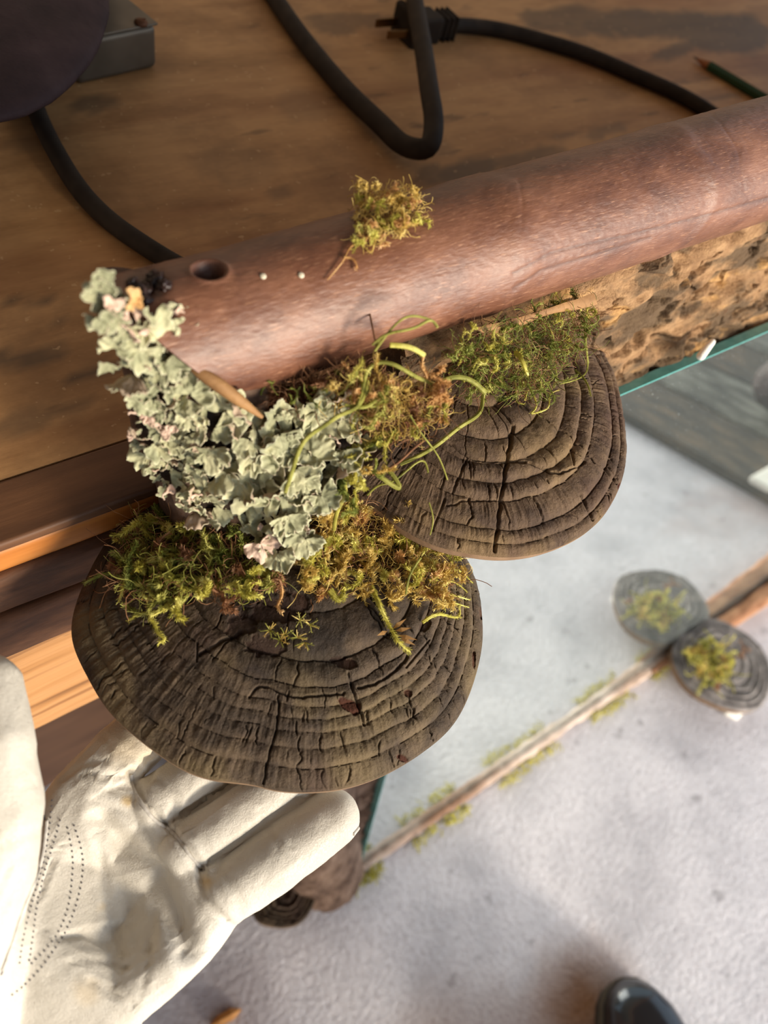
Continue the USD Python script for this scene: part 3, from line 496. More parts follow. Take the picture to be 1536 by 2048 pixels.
# ------------------------------------------------------------------ the gloved hand
def S(px, py, z, rpx, sink=0.0):
    """A sphere of rpx pixels whose top is at height z when seen at (px, py)."""
    P = atz(px, py, z); d = proj(P)[2]; r = rpx * d / F
    P = atz(px, py, z - r - sink)
    return (P, r)
def chain(pts, n=20): return [hull([a, b], n) for a, b in zip(pts[:-1], pts[1:])]
index = [S(156, 1594, .586, 62), S(246, 1506, .589, 66), S(338, 1424, .586, 62), S(430, 1340, .582, 54), S(490, 1290, .580, 46)]
middle = [S(302, 1612, .583, 57), S(392, 1550, .585, 60), S(492, 1484, .584, 58), S(600, 1410, .584, 46)]
ring = [S(372, 1700, .582, 58), S(468, 1632, .585, 60), S(568, 1566, .585, 57), S(670, 1500, .585, 46)]
pinky = [S(440, 1790, .580, 64), S(540, 1722, .583, 68), S(620, 1665, .584, 66), S(662, 1636, .584, 60)]
thumb = [S(-22, 1375, .640, 68), S(-8, 1490, .640, 76), S(0, 1620, .632, 86), S(-18, 1740, .620, 92), S(-60, 1870, .604, 96), S(-110, 2010, .590, 90)]
palm = [[S(150, 1590, .586, 55), S(300, 1610, .580, 54), S(200, 1740, .570, 80), S(80, 1700, .582, 60)],
        [S(300, 1610, .580, 54), S(372, 1700, .578, 56), S(270, 1820, .564, 80), S(200, 1740, .570, 80)],
        [S(372, 1700, .578, 56), S(440, 1790, .578, 62), S(385, 1868, .574, 62), S(270, 1820, .564, 80)],
        [S(80, 1700, .582, 60), S(200, 1740, .570, 80), S(270, 1820, .564, 80), S(170, 1950, .566, 95), S(20, 1880, .584, 80)],
        [S(270, 1820, .564, 80), S(385, 1868, .574, 62), S(330, 1925, .576, 62), S(225, 1990, .572, 80), S(170, 1950, .566, 95)],
        [S(20, 1880, .584, 80), S(170, 1950, .566, 95), S(225, 1990, .572, 80), S(150, 2110, .556, 100), S(0, 2080, .560, 110)],
        [S(150, 2110, .556, 100), S(0, 2080, .560, 110), S(-60, 2330, .520, 130), S(80, 2330, .520, 130)]]
Mh = None
for h_ in chain(index) + chain(middle) + chain(ring) + chain(pinky) + chain(thumb) + [hull(p, 20) for p in palm] + [hull([thumb[4], thumb[5], S(20, 1880, .584, 80), S(0, 2080, .560, 110)], 20)]:
    Mh = h_ if Mh is None else Mh + h_
g = tri(Mh.refine_to_length(0.0021))
g.merge_vertices(); trimesh.smoothing.filter_taubin(g, lamb=0.5, nu=0.53, iterations=12)
gv, gf = np.array(g.vertices), np.array(g.faces)
def shape_glove(V, f):
    N = vnormals(V, f); pp = proj(V); p2 = pp[:, :2]; face = np.clip(-((V - EYE) * N).sum(1) / np.linalg.norm(V - EYE, axis=1) * 2, 0, 1)
    d = 0.0013 * fbm(V, 32, 3, 31) + 0.0012 * fbm(V, 95, 3, 32) + 0.0004 * (0.5 - 2 * np.abs(fbm(V, 160, 4, 33)))
    folds = [([(2, 1560), (40, 1572), (75, 1566)], .0008, 5), ([(0, 1690), (40, 1672), (80, 1660)], .0010, 6), ([(5, 1760), (30, 1720), (62, 1700)], .0008, 5), ([(0, 1830), (20, 1790), (40, 1750)], .0008, 5), ([(120, 1560), (170, 1530), (215, 1520)], .0008, 5), ([(205, 1470), (235, 1500), (262, 1512)], .0008, 6), ([(520, 1620), (545, 1665), (560, 1700)], .0006, 5), ([(575, 1690), (600, 1720), (612, 1740)], .0007, 4), ([(110, 1880), (150, 1870), (210, 1860), (270, 1850)], .0008, 6), ([(95, 1960), (130, 1930), (190, 1920), (250, 1935)], .0008, 6), ([(300, 1760), (310, 1830), (300, 1900)], .0008, 6), ([(380, 1600), (400, 1580), (430, 1570)], .0010, 5), ([(380, 1660), (410, 1690), (415, 1700)], .0008, 5), ([(205, 1640), (250, 1690), (300, 1730), (330, 1780), (352, 1830), (372, 1900)], .0034, 20), ([(190, 1600), (270, 1640), (305, 1690)], .0010, 9), ([(170, 1545), (215, 1553), (262, 1548)], .0018, 6), ([(262, 1545), (285, 1595), (330, 1650), (368, 1692), (402, 1737)], .0022, 7),
             ([(195, 1665), (205, 1740), (220, 1830), (245, 1905)], .0014, 8), ([(210, 1850), (235, 1900), (250, 1935)], .0008, 4), ([(235, 1845), (250, 1890)], .0008, 4), ([(300, 1880), (290, 1960), (280, 1990)], .0008, 5), ([(330, 1840), (345, 1890)], .0008, 5), ([(180, 1960), (235, 1990), (270, 2010)], .0012, 6),
             ([(120, 1690), (100, 1735), (80, 1790), (75, 1800)], .0014, 4), ([(400, 1740), (410, 1790), (440, 1830), (470, 1860)], .0014, 7), ([(440, 1740), (470, 1780), (480, 1830)], .0008, 6), ([(320, 1560), (350, 1600), (345, 1630)], .0012, 7), ([(290, 1515), (305, 1540), (300, 1560)], .0014, 6)]
    for line, dep, wd in folds:
        ln = spline(line, 24) if len(line) > 2 else np.array(line, float); dd = seg_dist(p2, ln); d -= 0.8 * dep * np.exp(-(dd / wd) ** 2) * face
        d += 0.3 * dep * np.exp(-((dd - 2.0 * wd) / wd) ** 2) * face
    for line, wd, dep in (([(330, 1650), (400, 1608), (470, 1565), (500, 1548)], 5, .003), ([(402, 1737), (470, 1690), (540, 1640), (600, 1600)], 5, .003), ([(275, 1545), (300, 1520), (330, 1490)], 5, .003)):
        dd = seg_dist(p2, line); d -= dep * np.exp(-(dd / wd) ** 2) * face
    return V + N * d[:, None]
gv = shape_glove(gv, gf)
gl_st = np.zeros(len(gv)); gp = proj(gv)
for (x, y, r, a) in [(256, 1602, 11, .8), (412, 1763, 13, .7), (250, 1495, 45, .35), (205, 1815, 9, .4), (175, 1985, 26, .3), (295, 1500, 25, .3)]:
    e = np.hypot(gp[:, 0] - x, gp[:, 1] - y) / r + 1.2 * fbm(gv, 260, 3, 3); gl_st = np.maximum(gl_st, a * np.clip(1.4 - e, 0, 1))
glove = thing("work_glove", "white leather work glove on an open left hand, palm up below the large fungus", "glove")
obj("glove_body", (gv, gf), M["leather"], glove, smooth=True, prim={"stain": gl_st})
gm = trimesh.Trimesh(gv, gf, process=False)
def on(mesh, pts, lift=0.0):
    """Points where the sight lines through pts meet the mesh, with its normals there."""
    D = np.array([unit(ray(x, y)) for x, y in pts]); O = np.repeat(EYE[None], len(D), 0)
    loc, ir, it = mesh.ray.intersects_location(O, D, multiple_hits=False)
    P, N = np.full((len(D), 3), np.nan), np.full((len(D), 3), np.nan); P[ir] = loc; N[ir] = mesh.face_normals[it]
    return P + N * lift, N
def stitches(line, n, name="stitching", hole=0.35):
    pts = spline(line, n * 2); P, N = on(gm, pts, 0.0001); ms = []
    for i in range(0, n * 2 - 1, 2):
        if np.isnan(P[i:i + 2]).any(): continue
        a, b = P[i], P[i] + (P[i + 1] - P[i]) * hole; ms.append(tube(np.array([a, (a + b) / 2 + N[i] * .0001, b]), .00030, 5))
    if ms: obj(name, cat_mesh(ms), M["thread"], glove, label="row of dark stitches", kind="stuff")
P_, N_ = on(gm, spline([(88, 1630), (90, 1680), (76, 1745), (56, 1800), (40, 1850), (20, 1905), (2, 1950)], 60), -.0001); k_ok = ~np.isnan(P_).any(1)
obj("seam_gap", tube(P_[k_ok], .00042, 6), M["thread"], glove, smooth=True, label="dark open seam along the thumb")
stitches([(104, 1600), (100, 1650), (92, 1700), (78, 1760), (60, 1820), (45, 1880), (38, 1930)], 30)
stitches([(121, 1640), (110, 1680), (90, 1740), (78, 1790), (68, 1850), (58, 1925)], 26)
stitches([(135, 1655), (145, 1710), (143, 1770), (132, 1830), (95, 1895), (60, 1930)], 26)
stitches([(148, 1650), (166, 1720), (160, 1780), (140, 1845), (105, 1905), (60, 1960), (20, 1992)], 34)
def seam(line, r, lift, n=60):
    P, N = on(gm, spline(line, n), lift); k = ~np.isnan(P).any(1); P = P[k]
    if len(P) > 3:
        for _ in range(3): P[1:-1] = (P[:-2] + 2 * P[1:-1] + P[2:]) / 4
        obj("seam", tube(P, r, 8), M["seam"], glove, smooth=True)
seam([(262, 1548), (268, 1580), (285, 1610), (310, 1640), (330, 1655)], .0009, -.0002)
seam([(332, 1655), (352, 1672), (372, 1700), (402, 1736)], .0009, -.0002)
seam([(93, 1640), (88, 1690), (70, 1760), (50, 1810), (30, 1870), (5, 1940)], .0008, 0.0)
seam([(702, 1580), (716, 1598), (724, 1620), (722, 1645), (706, 1668)], .0009, 0.0)

# ------------------------------------------------------------------ lichen
post = trimesh.Trimesh(stv, stf, process=False)
base_l = trimesh.util.concatenate([logm, post])
def inside(poly, x, y):
    c = False
    for (x1, y1), (x2, y2) in zip(poly, poly[1:] + poly[:1]):
        if (y1 > y) != (y2 > y) and x < (x2 - x1) * (y - y1) / (y2 - y1) + x1: c = not c
    return c
def scatter(poly, n, gap, seed):
    rs = np.random.default_rng(seed); P = []; xs, ys = zip(*poly)
    for _ in range(n * 60):
        x, y = rs.uniform(min(xs), max(xs)), rs.uniform(min(ys), max(ys))
        if inside(poly, x, y) and all((x - a) ** 2 + (y - b) ** 2 > gap * gap for a, b in P): P.append((x, y))
        if len(P) >= n: break
    return P
def lobe(C, N, D, r, seed):
    """One ruffled lichen lobe growing from C along D, N its upper side."""
    rs = np.random.default_rng(seed); N = unit(N); D = unit(D - N * (D @ N)); B = np.cross(N, D)
    ns, nf = 14, 54; s = np.linspace(0.06, 1, ns); ph = np.linspace(-1, 1, nf) * math.radians(rs.uniform(75, 125))
    q = np.stack([np.cos(ph) * 3 + seed % 991, np.sin(ph) * 3, ph * 0], 1)
    k = rs.integers(3, 6); edge = 1 + 0.07 * np.cos(k * ph + rs.uniform(0, 6)) + 0.40 * (meshkit.fbm(q * .8, 3, seed % 100) - .5) + 0.02 * np.cos(3.7 * k * ph + rs.uniform(0, 6)) + 0.09 * (meshkit.fbm(q * 5, 2, seed % 90) - .5)
    edge *= 0.82 + 0.18 * np.cos(ph * 0.7)
    for _ in range(rs.integers(1, 4)): edge *= 1 - rs.uniform(.15, .42) * np.exp(-((ph - rs.uniform(-1.2, 1.2)) / rs.uniform(.06, .12)) ** 2)
    Sg, Pg = np.meshgrid(s, ph, indexing="ij"); E = edge[None]
    up = rs.uniform(-.15, .35); curl = rs.uniform(.0, .75) ** 2; dish = rs.uniform(-.2, .2)
    ruf = Sg ** 7 * (0.09 * np.sin(k * 1.7 * Pg + rs.uniform(0, 6)) + 0.05 * np.sin(k * 6.3 * Pg + rs.uniform(0, 6)) + 0.07 * (meshkit.fbm(q * 6, 2, 6) - .5)[None])
    z = up * Sg * 0.35 + curl * np.clip(Sg - .6, 0, 1) ** 1.5 * (1 + np.sin(2 * Pg + rs.uniform(0, 6))) + dish * Sg ** 2 * np.abs(np.sin(Pg)) + ruf + 0.50 * (meshkit.fbm(np.stack([Sg * np.cos(Pg) * 2.2 + seed % 77, Sg * np.sin(Pg) * 2.2, Sg * 0], -1), 3, 4) - .5)
    rad = Sg * E * (1 - 0.18 * curl * Sg ** 2)
    V = C + r * ((rad * np.cos(Pg))[..., None] * D + (rad * np.sin(Pg))[..., None] * B + z[..., None] * N)
    V = V.reshape(-1, 3); f = gridfaces(ns, nf); nn = vnormals(V, f)
    if (nn @ N).mean() < 0: f = f[:, ::-1]; nn = -nn
    n = len(V); Vb = V - nn * 0.00035; idx = np.arange(n).reshape(ns, nf)
    loop = np.concatenate([idx[0], idx[1:, -1], idx[-1, ::-1][1:], idx[1:-1, 0][::-1]]); l2 = np.roll(loop, -1)
    side = np.vstack([np.stack([loop, l2, l2 + n], 1), np.stack([loop, l2 + n, loop + n], 1)])
    e = np.clip((Sg - .9) * 11, 0, 1).ravel() * 0.7
    return (np.vstack([V, Vb]), np.vstack([f, f[:, ::-1] + n, side])), dict(edge=np.concatenate([e, e * .3]), under=np.concatenate([np.zeros(n), np.full(n, .85)]))
lichen = thing("leafy_lichen", "pale grey-green leafy lichen crusting the log's cut left end and the post", "lichen")
lich_poly = [(202, 572), (222, 580), (262, 632), (330, 628), (385, 632), (386, 660), (372, 706), (352, 735), (400, 770), (470, 812), (512, 850), (545, 830), (600, 792), (660, 785), (700, 790), (716, 860), (728, 935), (700, 950), (668, 980), (640, 1020), (612, 1090), (560, 1130), (520, 1080), (470, 1040), (400, 1040), (350, 1005), (300, 960), (268, 900), (262, 850), (262, 780), (215, 660)]
def cloud(poly, n, gap, seed): return scatter(poly, n, gap, seed)
# depth of the crust: a smooth sheet through a few measured points, a little proud of the post
from scipy.interpolate import RBFInterpolator
ctrl = np.array([(200, 560, .214), (240, 640, .224), (330, 640, .238), (380, 690, .245), (260, 800, .252), (400, 800, .257), (480, 840, .264), (280, 930, .276), (420, 930, .274), (560, 850, .272), (660, 800, .277), (700, 930, .286), (560, 1000, .281), (340, 1000, .287), (560, 1130, .293), (460, 1050, .289)])
sheet = RBFInterpolator(ctrl[:, :2], ctrl[:, 2], smoothing=1e-6)
def base_pt(x, y, off=0.0): return atd(x, y, float(sheet([[x, y]])[0]) + off)
def base_n(x, y):
    a, b, c = base_pt(x, y), base_pt(x + 8, y), base_pt(x, y + 8); n = unit(np.cross(b - a, c - a)); return n if n @ (EYE - a) > 0 else -n
pr = np.array(base_l.bounds).mean(0)
# dark litter under the lobes: a lumpy pad on the post
gx, gy = np.meshgrid(np.linspace(215, 700, 70), np.linspace(575, 1090, 74), indexing="ij")
pp_ = [(x, y) for x, y in zip(gx.ravel(), gy.ravel())]
ins = np.array([inside(lich_poly, x, y) for x, y in pp_]).reshape(gx.shape)
dz = sheet(np.array(pp_)).reshape(gx.shape) + 0.004
from scipy.ndimage import distance_transform_edt
depth_in = distance_transform_edt(ins); keep = ins & (depth_in > 1.5)
Pf = np.array([atd(x, y, d) for (x, y), d in zip(pp_, dz.ravel())]); Pb = np.array([atd(x, y, d + .030) for (x, y), d in zip(pp_, dz.ravel())])
Pf += np.array([unit(EYE - p) for p in Pf]) * (0.005 * fbm(Pf, 160, 3, 2)[:, None] - 0.010 * (np.clip(3.5 - depth_in.ravel(), 0, 3) / 3)[:, None])
idx = np.arange(gx.size).reshape(gx.shape); q = keep[:-1, :-1] & keep[1:, :-1] & keep[1:, 1:] & keep[:-1, 1:]
A, B_, C_, D_ = idx[:-1, :-1][q], idx[1:, :-1][q], idx[1:, 1:][q], idx[:-1, 1:][q]
ff = np.vstack([np.stack([A, D_, C_], 1), np.stack([A, C_, B_], 1)])
edges = np.sort(np.vstack([ff[:, [0, 1]], ff[:, [1, 2]], ff[:, [2, 0]]]), axis=1); eu, ec = np.unique(edges, axis=0, return_counts=True); be = {tuple(e) for e in eu[ec == 1]}
sd_ = [(a, b) for t in ff for a, b in ((t[0], t[1]), (t[1], t[2]), (t[2], t[0])) if tuple(sorted((a, b))) in be]
sd_ = np.array(sd_); k_ = len(Pf)
litter = (np.vstack([Pf, Pb]), np.vstack([ff, ff[:, ::-1] + k_, np.stack([sd_[:, 1], sd_[:, 0], sd_[:, 0] + k_], 1), np.stack([sd_[:, 1], sd_[:, 0] + k_, sd_[:, 1] + k_], 1)]))
lm = trimesh.Trimesh(*litter); lm.remove_unreferenced_vertices()
obj("litter", (lm.vertices, lm.faces), M["burl"], lichen, smooth=True, label="dark litter below the lobes")
rs = np.random.default_rng(11)
spots = scatter(lich_poly, 82, 25, 4) + scatter([p for p in lich_poly if p[1] < 760], 30, 18, 14) + scatter(lich_poly, 30, 36, 24)
crumbs = scatter([(250, 780), (330, 780), (420, 860), (440, 980), (400, 1030), (340, 1000), (290, 930), (262, 860)], 46, 13, 44) + scatter(lich_poly, 40, 28, 54)
spots.sort(key=lambda p: p[1])
for i, (x, y) in enumerate(spots):
    n = base_n(x, y); P = base_pt(x, y, rs.uniform(-.0025, .0035))
    N = unit(n + rs.normal(0, .48, 3)); D = unit(0.8 * (base_pt(x + rs.normal(0, 30), y + 26 + rs.normal(0, 22)) - P) / .006 + rs.normal(0, .7, 3))
    big_ = 0.0074 if (y > 760 and x > 400) else 0.0056
    (v, f), pv = lobe(P, N, D, big_ * (1 if y > 720 else .74) * rs.uniform(.6, 1.7), 1000 + i)
    if rs.random() < .05: pv = {k: v_ * 0 for k, v_ in pv.items()}; m = "lichen_pink"
    else: m = "lichen"
    obj("lobe", (v, f), M[m], lichen, smooth=True, prim=pv)
for i, (x, y) in enumerate(crumbs):                      # small crinkled pieces between the big lobes
    P = base_pt(x, y, rs.uniform(-.004, .000)); (v, f), pv = lobe(P, base_n(x, y) + rs.normal(0, .7, 3), rs.normal(0, 1, 3), rs.uniform(.0016, .0036), 5000 + i)
    if rs.random() < .2: pv = {k: v_ * 0 for k, v_ in pv.items()}; m = "lichen_pink"
    else: m = "lichen"
    obj("lobe", (v, f), M[m], lichen, smooth=True, prim=pv)
for x, y, r, an, m in [(205, 585, .0042, -85, "lichen"), (228, 600, .0032, 100, "lichen_pink"), (262, 598, .0040, 10, "moss_tan"), (345, 668, .0100, -35, "lichen"), (300, 650, .0085, 20, "lichen"), (285, 700, .0080, 120, "lichen"), (240, 640, .0065, 150, "lichen"), (330, 720, .0080, 60, "lichen"), (208, 568, .0045, -75, "lichen"), (450, 820, .0085, -30, "lichen"), (420, 900, .009, 70, "lichen"), (480, 960, .0095, 100, "lichen"), (560, 870, .0085, 80, "lichen"), (610, 1075, .008, 100, "lichen"), (500, 880, .0075, 120, "lichen"), (640, 830, .008, -60, "lichen"), (520, 1085, .0075, 60, "lichen_pink"), (555, 1105, .0085, 90, "lichen"), (600, 960, .0085, 70, "lichen"), (575, 1030, .009, 80, "lichen"), (690, 900, .006, 80, "lichen"), (380, 790, .008, -60, "lichen"), (300, 800, .007, 190, "lichen"), (640, 990, .008, 60, "lichen")]:
    P = base_pt(x, y, -.004); n = base_n(x, y); D = base_pt(x + 20 * math.cos(math.radians(an)), y + 20 * math.sin(math.radians(an)), -.004) - P
    (v, f), pv = lobe(P, n + rs.normal(0, .2, 3), D, r, int(x * 7 + y)); obj("lobe", (v, f), M[m], lichen, smooth=True, prim=pv)

# ------------------------------------------------------------------ moss
def sprig(P, r, leaf, n, seed, spread=0.8, taper=True, sides=5):
    """A moss stem along P with n pointed leaflets set all round it."""
    rs = np.random.default_rng(seed); P = np.asarray(P, float); t, a, b = frames(P); m = len(P)
    rr = r * (np.linspace(1, .45, m) if taper else np.ones(m)); V, f = tube(P, rr, sides); Vs, fs = [V], [f]; k = len(V)
    if n:
        s = rs.uniform(0, m - 1.001, n); i = s.astype(int); w = (s - i)[:, None]
        c = P[i] * (1 - w) + P[i + 1] * w; tt = t[i]; an = rs.uniform(0, 2 * np.pi, n)[:, None]
        o = np.cos(an) * a[i] + np.sin(an) * b[i]; sidev = np.cross(tt, o)
        L = leaf * rs.uniform(.55, 1.25, (n, 1)); d = unit(tt * rs.uniform(.5, 1.3, (n, 1)) + o * spread)
        tip = c + o * r * .8 + d * L; mid = c + o * r * .7 + d * L * .45; wv = sidev * L * rs.uniform(.10, .18, (n, 1)); root = c + o * r * .5
        V = np.stack([root, mid + wv, tip, mid - wv], 1).reshape(-1, 3); j = np.arange(n)[:, None] * 4 + k
        f = np.concatenate([j + [0, 1, 2], j + [0, 2, 3]], 0); Vs.append(V); fs.append(f)
    return np.vstack(Vs), np.vstack(fs)
def walk(P0, D0, length, n, seed, wig=0.35, droop=0.0):
    rs = np.random.default_rng(seed); P = [np.array(P0, float)]; d = unit(D0); ax = unit(rs.normal(0, 1, 3)); c = rs.normal(0, wig)
    for _ in range(n - 1):
        d = unit(d + np.cross(ax, d) * c + rs.normal(0, wig * .35, 3) + np.array([0, 0, -droop])); P.append(P[-1] + d * length / (n - 1))
    return np.array(P)
def trace(pts, nseg=26):
    """pts: (px, py, depth) knots of a stem."""
    return spline(np.array([atd(x, y, d) for x, y, d in pts]), nseg)
def surf_depth(mesh, x, y, default):
    P, _ = on(mesh, [(x, y)]); return default if np.isnan(P[0]).any() else float(proj(P[0])[2])
def tuft(t_, poly, n, gap, mats, base, length, r, leaf, nleaf, seed, lift=(.001, .006), wig=.3, up=.4, prefer=None, name="frond", droop=0.0):
    """Fronds rooted across a pixel area on a depth function base(x, y); each frond a part."""
    rs = np.random.default_rng(seed)
    for i, (x, y) in enumerate(scatter(poly, n, gap, seed)):
        d = base(x, y); P0 = atd(x, y, d - rs.uniform(*lift)); tow = unit(EYE - P0); D = rs.normal(0, 1, 3); D = unit(D - tow * (D @ tow)) 
        if prefer is not None: D = unit(D * .75 + (atd(x + prefer[0], y + prefer[1], d) - P0) / .012)
        L = length * rs.uniform(.6, 1.5); P = walk(P0, D + tow * rs.uniform(-.1, up), L, 20, seed * 1000 + i, wig, droop)
        m = mats[rs.integers(len(mats))]; nl = int(nleaf * 2.0 * rs.uniform(.6, 1.3))
        parts = [sprig(P, r * rs.uniform(.8, 1.2), leaf, nl, seed * 77 + i)]
        for b in range(rs.integers(0, 4)):
            j = rs.integers(4, 13); side = unit(np.cross(P[j + 1] - P[j], tow)) * rs.choice([-1, 1]); parts.append(sprig(walk(P[j], unit(P[j + 1] - P[j]) + side * rs.uniform(.5, 1.2), L * rs.uniform(.25, .5), 9, seed * 555 + i * 9 + b, wig), r * .8, leaf * .9, nl // 3, i * 31 + b))
        obj(name, cat_mesh(parts), M[m], t_, smooth=False)
    return t_
def tangle(t_, poly, n, mat, base, length, r, seed, lift=(-.002, .003), wig=.6):
    """Fine hair-like threads that fill a clump: stuff."""
    rs = np.random.default_rng(seed); ms = []; xs, ys = zip(*poly)
    while len(ms) < n:
        x, y = rs.uniform(min(xs), max(xs)), rs.uniform(min(ys), max(ys))
        if not inside(poly, x, y): continue
        d = base(x, y); P0 = atd(x, y, d - rs.uniform(*lift)); tow = unit(EYE - P0); D = rs.normal(0, 1, 3) + tow * .3
        ms.append(tube(walk(P0, D, length * rs.uniform(.5, 1.6), 9, seed * 3000 + len(ms), wig), r * rs.uniform(.6, 1.3), 4, cap=False))
    obj("tangle", cat_mesh(ms), M[mat], t_, kind="stuff")

d_log = lambda x, y: surf_depth(logm, x, y, .31)
d_big = lambda x, y: surf_depth(big, x, y, .33)
d_near = lambda x, y: surf_depth(near, x, y, .36)
# 1 golden tuft lying on the log
t1 = thing("moss_tuft", "small golden moss tuft lying alone on top of the log", "moss")
po = [(705, 390), (740, 372), (770, 385), (800, 372), (835, 380), (852, 420), (830, 450), (790, 470), (750, 480), (722, 490), (712, 440)]
dl = lambda x, y: d_log(max(min(x, 830), 712), max(y, 425 - (x - 700) * .1)) - .0015
tangle(t1, po, 500, "moss_gold", dl, .006, .00011, 1)
tuft(t1, po, 34, 13, ["moss_gold", "moss_gold", "moss_tan", "moss_yellow"], dl, .010, .00040, .0013, 60, 2, wig=.5, up=.7)
for k, pts in enumerate([[(742, 470), (722, 482), (700, 496), (690, 515), (672, 540), (655, 560)], [(688, 515), (705, 518), (713, 530), (712, 540)], [(760, 470), (748, 490), (742, 505), (728, 492)], [(800, 455), (830, 445), (855, 432)]]):
    P = trace([(x, y, d_log(x, y) - .0012) for x, y in pts], 20); obj("frond", sprig(P, .0004, .0009, 70, k), M["moss_tan" if k < 2 else "moss_gold"], t1)
# 2 green feathery moss below the log
t2 = thing("moss_tuft", "green feathery moss tuft between the log and the right fungus", "moss")
po = [(905, 700), (960, 660), (1040, 640), (1120, 612), (1178, 600), (1180, 650), (1168, 700), (1120, 730), (1080, 790), (1020, 795), (960, 790), (920, 760)]
dn = RBFInterpolator(np.array([(900, 700), (1040, 640), (1178, 600), (1180, 680), (1080, 790), (930, 790), (1000, 720)], float), np.array([.300, .318, .350, .362, .333, .318, .312]), smoothing=1e-7)
db = lambda x, y: float(dn([[x, y]])[0])
tangle(t2, po, 700, "moss_brown", db, .012, .00011, 3, lift=(-.006, .001))
tangle(t2, po, 600, "moss_green", db, .010, .00012, 4)
tuft(t2, po, 70, 17, ["moss_green", "moss_green", "moss_olive", "moss_yellow"], db, .013, .00040, .0012, 70, 5, wig=.45, up=.5)
for k, pts in enumerate([[(1050, 800), (1058, 780), (1072, 815), (1062, 826), (1085, 822), (1098, 812), (1100, 790), (1118, 780)], [(1030, 760), (1032, 790), (1036, 805), (1050, 808)], [(1168, 640), (1172, 690), (1174, 740), (1150, 760), (1120, 768)], [(1150, 740), (1170, 760), (1182, 792)]]):
    P = trace([(x, y, min(d_near(x, y), .38) - .003) for x, y in pts], 26); obj("frond", sprig(P, .00055, .0008, 90, k + 50), M["moss_yellow" if k < 2 else "moss_olive"], t2)
obj("frond", sprig(trace([(1032, 706, .306), (1043, 718, .303), (1050, 735, .303), (1056, 750, .306)]), .0012, .0008, 120, 9), M["moss_yellow"], t2)
# 3 long stringy stems across the lichen
t3 = thing("moss_strands", "long stringy yellow-green moss stems straggling over the lichen and log", "moss")
strands = [([(992, 762, .318), (970, 780, .315), (962, 820, .311), (925, 850, .306), (880, 885, .300), (840, 910, .298), (800, 928, .297)], .0010, "moss_olive", 220),
    ([(1010, 775, .322), (990, 770, .318), (975, 785, .315)], .0008, "moss_olive", 60),
    ([(735, 762, .270), (728, 790, .268), (712, 815, .266), (680, 830, .264), (650, 850, .261), (610, 880, .258), (588, 930, .260), (570, 985, .262)], .0009, "moss_olive", 160),
    ([(690, 810, .266), (735, 812, .268), (752, 800, .269)], .0008, "moss_olive", 40), ([(715, 812, .266), (725, 780, .268), (740, 735, .268), (760, 725, .268), (800, 735, .270), (835, 755, .276), (870, 768, .282)], .0009, "moss_olive", 90),
    ([(745, 690, .262), (775, 668, .260), (800, 662, .260), (840, 650, .262), (865, 642, .264), (875, 655, .264)], .0006, "moss_olive", 30), ([(780, 690, .262), (820, 695, .264), (848, 710, .268)], .0011, "moss_yellow", 60), ([(760, 680, .262), (750, 700, .262), (790, 650, .260), (830, 632, .262), (862, 640, .264)], .0005, "moss_olive", 10),
    ([(748, 575, .276), (740, 600, .274), (742, 640, .268), (752, 690, .262)], .0004, "moss_brown", 0), ([(755, 518, .284), (780, 515, .284), (805, 522, .285)], .00025, "burl", 0),
    ([(870, 770, .284), (905, 755, .290), (940, 760, .296), (970, 785, .303)], .0012, "moss_olive", 80), ([(745, 940, .287), (770, 960, .288), (798, 975, .290), (785, 950, .290), (770, 935, .290)], .0011, "moss_olive", 50), ([(735, 990, .300), (760, 970, .296), (780, 965, .294), (850, 925, .298), (856, 945, .298)], .0005, "moss_olive", 40),
    ([(745, 950, .288), (790, 930, .288), (830, 895, .290), (850, 880, .292)], .0005, "moss_brown", 0), ([(820, 830, .280), (845, 870, .286), (880, 920, .297), (895, 960, .300)], .0004, "moss_olive", 0), ([(860, 1070, .302), (866, 1040, .301), (858, 1005, .300)], .00035, "moss_olive", 0),
    ([(668, 1060, .290), (676, 1020, .286), (690, 985, .284), (684, 945, .283)], .0009, "moss_yellow", 110), ([(812, 1188, .300), (820, 1150, .299), (842, 1115, .298)], .0005, "moss_olive", 0)]
for k, (pts, r, m, n) in enumerate(strands): obj("stem", sprig(trace(pts, 40), r * .85, .0010, n, 300 + k, taper=False, sides=7), M[m], t3, smooth=False)
po = [(640, 770), (720, 745), (800, 760), (880, 770), (900, 820), (860, 850), (820, 880), (760, 880), (720, 830)]
ds = RBFInterpolator(np.array([(640, 770), (760, 780), (900, 780), (860, 860), (740, 880), (800, 830)], float), np.array([.272, .276, .292, .294, .284, .283]), smoothing=1e-7)
d3 = lambda x, y: float(ds([[x, y]])[0])
t4 = thing("moss_tuft", "mixed gold and brown moss tuft where the log meets the lichen", "moss")
tangle(t4, po, 500, "moss_brown", d3, .010, .00012, 6, lift=(-.006, .001)); tangle(t4, po, 500, "moss_gold", d3, .008, .00012, 7)
tuft(t4, po, 44, 17, ["moss_gold", "moss_yellow", "moss_olive", "moss_tan", "moss_brown"], d3, .010, .00045, .0013, 70, 8, wig=.45, up=.5)
po2 = [(850, 750), (870, 730), (890, 745), (900, 790), (920, 800), (900, 815), (868, 800)]
tuft(t4, po2, 16, 9, ["moss_tan"], lambda x, y: d3(x, y) - .006, .008, .0004, .0012, 60, 9, wig=.5)
po3 = [(520, 790), (600, 770), (690, 755), (720, 760), (640, 790), (560, 815)]
tangle(t4, po3, 700, "moss_brown", lambda x, y: .280, .010, .00012, 10); tuft(t4, po3, 14, 18, ["moss_olive", "moss_brown", "moss_green"], lambda x, y: .277, .010, .0004, .001, 40, 11)
po4 = [(680, 880), (740, 880), (760, 930), (730, 985), (690, 1010), (672, 980)]
